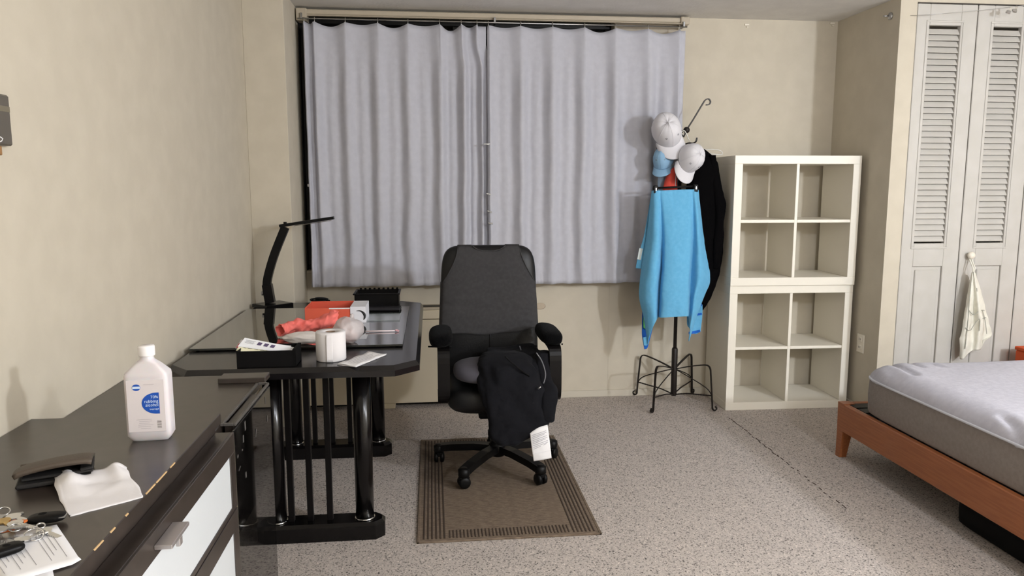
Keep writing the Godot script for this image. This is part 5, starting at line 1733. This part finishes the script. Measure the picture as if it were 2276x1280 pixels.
	for q in [[76, 1188, 0.014, 0.010], [8, 1136, 0.010, 0.008], [91, 1168, 0.006, 0.014], [34, 1172, 0.009, 0.018]]:
		obj("ring", tube(smooth(), circle(PY(q[0], q[1], H + q[3]), Vector3(0.25, 1, 0.3).normalized(), q[2], 28), 0.0014, 6, false), M.chrome, ks)
	var kk = [[34, 1163, 90, 1176, 0.019], [6, 1158, 60, 1186, 0.014], [16, 1192, 70, 1200, 0.009], [50, 1198, 88, 1186, 0.012], [-8, 1150, 40, 1142, 0.011], [98, 1180, 132, 1194, 0.006], [0, 1176, 46, 1170, 0.022], [-14, 1196, 30, 1204, 0.012], [30, 1148, 66, 1158, 0.010]]
	for q in kk:
		var a = PY(q[0], q[1], H + q[4])
		var b = PY(q[2], q[3], H + q[4] - 0.003)
		var d = (b - a).normalized()
		var side = d.cross(Vector3.UP).normalized()
		var kst = flat()
		ribbon(kst, [a + d * 0.008, a + d * 0.040], side, 0.0085, 0.0022)
		for n in 5: box(kst, a + d * (0.016 + n * 0.0045) + side * 0.0045, Vector3(0.0024, 0.002, 0.0016 + 0.001 * (n % 2)), 0.0002, Basis(d, Vector3.UP, side))
		var hr = []
		for n in 16: hr.append(a + d * (0.011 * cos(TAU * n / 16)) + side * (0.0125 * sin(TAU * n / 16)) + Vector3(0, 0.0012, 0))
		fan(kst, hr, Vector3.UP)
		var lo = []
		for v in hr: lo.append(v - Vector3(0, 0.0024, 0))
		fan(kst, lo, Vector3.DOWN)
		for n in 16: quad(kst, hr[n], hr[(n + 1) % 16], lo[(n + 1) % 16], lo[n], (hr[n] - a))
		obj("key", kst, M.brass if q[0] == 6 else (M.chrome if q[0] % 4 == 2 else M.steel), ks)
	obj("orange_tag", box(flat(), PY(40, 1160, H + 0.012), Vector3(0.03, 0.004, 0.014), 0.0015, Basis(Vector3.UP, -0.3) * Basis(Vector3.BACK, 0.1)), M.tag_orange, ks)
	obj("orange_tag", box(flat(), PY(18, 1178, H + 0.010), Vector3(0.02, 0.004, 0.012), 0.0015, Basis(Vector3.UP, 0.2)), M.tag_orange, ks)

func build_small():
	# panel on the left wall, cut by the picture's edge
	var t = thing("wall_panel", Vector3(XL, 1.55, -1.85), "grey metal panel with a white mark fixed to the left cream wall", "panel")
	obj("plate", bx(XL + 0.001, XL + 0.02, 1.497, 1.615, -1.933, -1.72, 0.004), M.panel_grey, t)
	obj("band", bx(XL + 0.0195, XL + 0.0208, 1.575, 1.588, -1.93, -1.72, 0.0003), M.panel_band, t)
	obj("white_mark", tube(smooth(), [PX(0, 304, XL + 0.021), PX(6, 308, XL + 0.021), PX(4, 313, XL + 0.021), PX(0, 315, XL + 0.021)], 0.0012, 6), M.paper, t)
	tag(obj("wooden_peg", bx(XL + 0.001, XL + 0.018, 1.474, 1.4955, -1.888, -1.84, 0.002), M.wood_tan), "small tan wooden block right under the grey wall panel", "peg")
	# outlet on the side of the closet
	var o = thing("wall_outlet", Vector3(XRET, 0.43, -4.323), "ivory double wall outlet beside the white shelves", "outlet")
	obj("cover_plate", bx(XRET - 0.007, XRET - 0.0005, 0.372, 0.488, -4.36, -4.286, 0.002), M.ivory, o)
	for y in [0.405, 0.455]:
		var s = obj("socket", sup(smooth(), Vector3(XRET - 0.008, y, -4.323), Vector3(0.017, 0.0165, 0.003), 4.0, 3.0, Basis(Vector3.UP, PI / 2), 24, 8), M.ivory, o)
		var sl = flat()
		for z in [-4.33, -4.316]: addbx(sl, XRET - 0.0118, XRET - 0.0105, y - 0.004, y + 0.008, z - 0.0012, z + 0.0012, 0.0002)
		obj("slots", sl, M.slot, s)
	# wire strung across the closet front
	var w = thing("hanging_wire", Vector3(XRET, 2.36, -4.23), "thin steel wire with a round wall anchor strung across the closet front", "wire")
	var an = PX(1980, 36, XRET)
	obj("anchor_plate", lathe(smooth(), [[0.0, 0.0], [0.021, 0.001], [0.021, 0.006], [0.014, 0.012], [0.0, 0.013]], an, 24, Basis(Vector3.BACK, PI / 2), false), M.steel, w)
	obj("anchor_pin", tube(smooth(), [an + Vector3(-0.01, 0, 0), an + Vector3(-0.045, 0, 0.0)], 0.0045, 8), M.steel, w)
	var pts = []
	for q in [[1986, 36, -4.2], [2060, 33, -4.09], [2130, 27, -4.06], [2200, 21, -4.04], [2260, 14, -4.02], [2300, 8, -4.0], [2500, -30, -3.9]]: pts.append(PZ(q[0], q[1], q[2]))
	pts[0] = an + Vector3(-0.012, 0, 0)
	obj("wire", tube(smooth(), spline(pts, 40), 0.0014, 6), M.steel, w)
	var said = ["shiny binder clip on the steel wire, the lower-hanging of the pair", "shiny binder clip on the steel wire, the higher of the pair"]
	for i in 2:
		var p = PZ(2241 + i * 14, 27 - i * 3, -4.03)
		var c = flat()
		var b = Basis(Vector3.BACK, -0.25 + i * 0.1)
		box(c, p, Vector3(0.026, 0.018, 0.012), 0.003, b)
		box(c, p + b * Vector3(0.004, 0.016, 0.004), Vector3(0.012, 0.022, 0.002), 0.0006, b * Basis(Vector3.RIGHT, 0.3))
		tag(obj("binder_clip", c, M.chrome), said[i], "clip", "clips on the wire")
	# heater cover under the window
	var h = thing("heater_cover", Vector3(-0.08, 0, -4.74), "beige heater cover under the window behind the desk and office chair", "heater")
	var hx0 = -0.783
	var hx1 = 0.62
	obj("front_panel", bx(hx0, hx1, 0.035, 0.568, ZB + 0.001, -4.672, 0.003), M.heater, h)
	obj("top_section", bx(hx0, hx1, 0.573, 0.628, ZB + 0.001, -4.672, 0.003), M.heater, h)
	obj("grille", bx(hx0, hx1, 0.629, 0.645, ZB + 0.001, -4.678, 0.002), M.rail_beige, h)
	for k in 2: obj("vent_slot", bx(hx0 + 0.02, hx1 - 0.02, 0.645, 0.648, -4.72 - 0.04 * k, -4.70 - 0.04 * k, 0.001), M.slot, h)
	obj("foot", bx(-0.322, -0.245, 0.0, 0.034, -4.76, -4.676, 0.002), M.heater, h)
	obj("foot", bx(0.5, 0.58, 0.0, 0.034, -4.76, -4.676, 0.002), M.heater, h)
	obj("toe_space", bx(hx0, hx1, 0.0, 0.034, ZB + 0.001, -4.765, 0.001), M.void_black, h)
	# patched spot on the wall and little anchors near the ceiling
	tag(obj("wall_patch", sup(smooth(), Vector3(0.70, 0.62, ZB + 0.0005), Vector3(0.035, 0.022, 0.001), 2.2, 2.0, Basis.IDENTITY, 24, 6), M.smudge), "pale filled patch on the cream wall beside the office chair", "patch", "", "structure")
	for q in [[1660, 55, "above the gap between curtain and shelves"], [1850, 52, "in the ceiling corner above the shelves"]]:
		var p = PZ(q[0], q[1], ZB + 0.004)
		var st = flat()
		box(st, p, Vector3(0.03, 0.012, 0.008), 0.002)
		box(st, p + Vector3(0.004, -0.014, 0.0), Vector3(0.012, 0.01, 0.01), 0.002)
		tag(obj("wall_bracket", st, M.ivory), "tiny ivory curtain bracket on the wall " + q[2], "bracket")
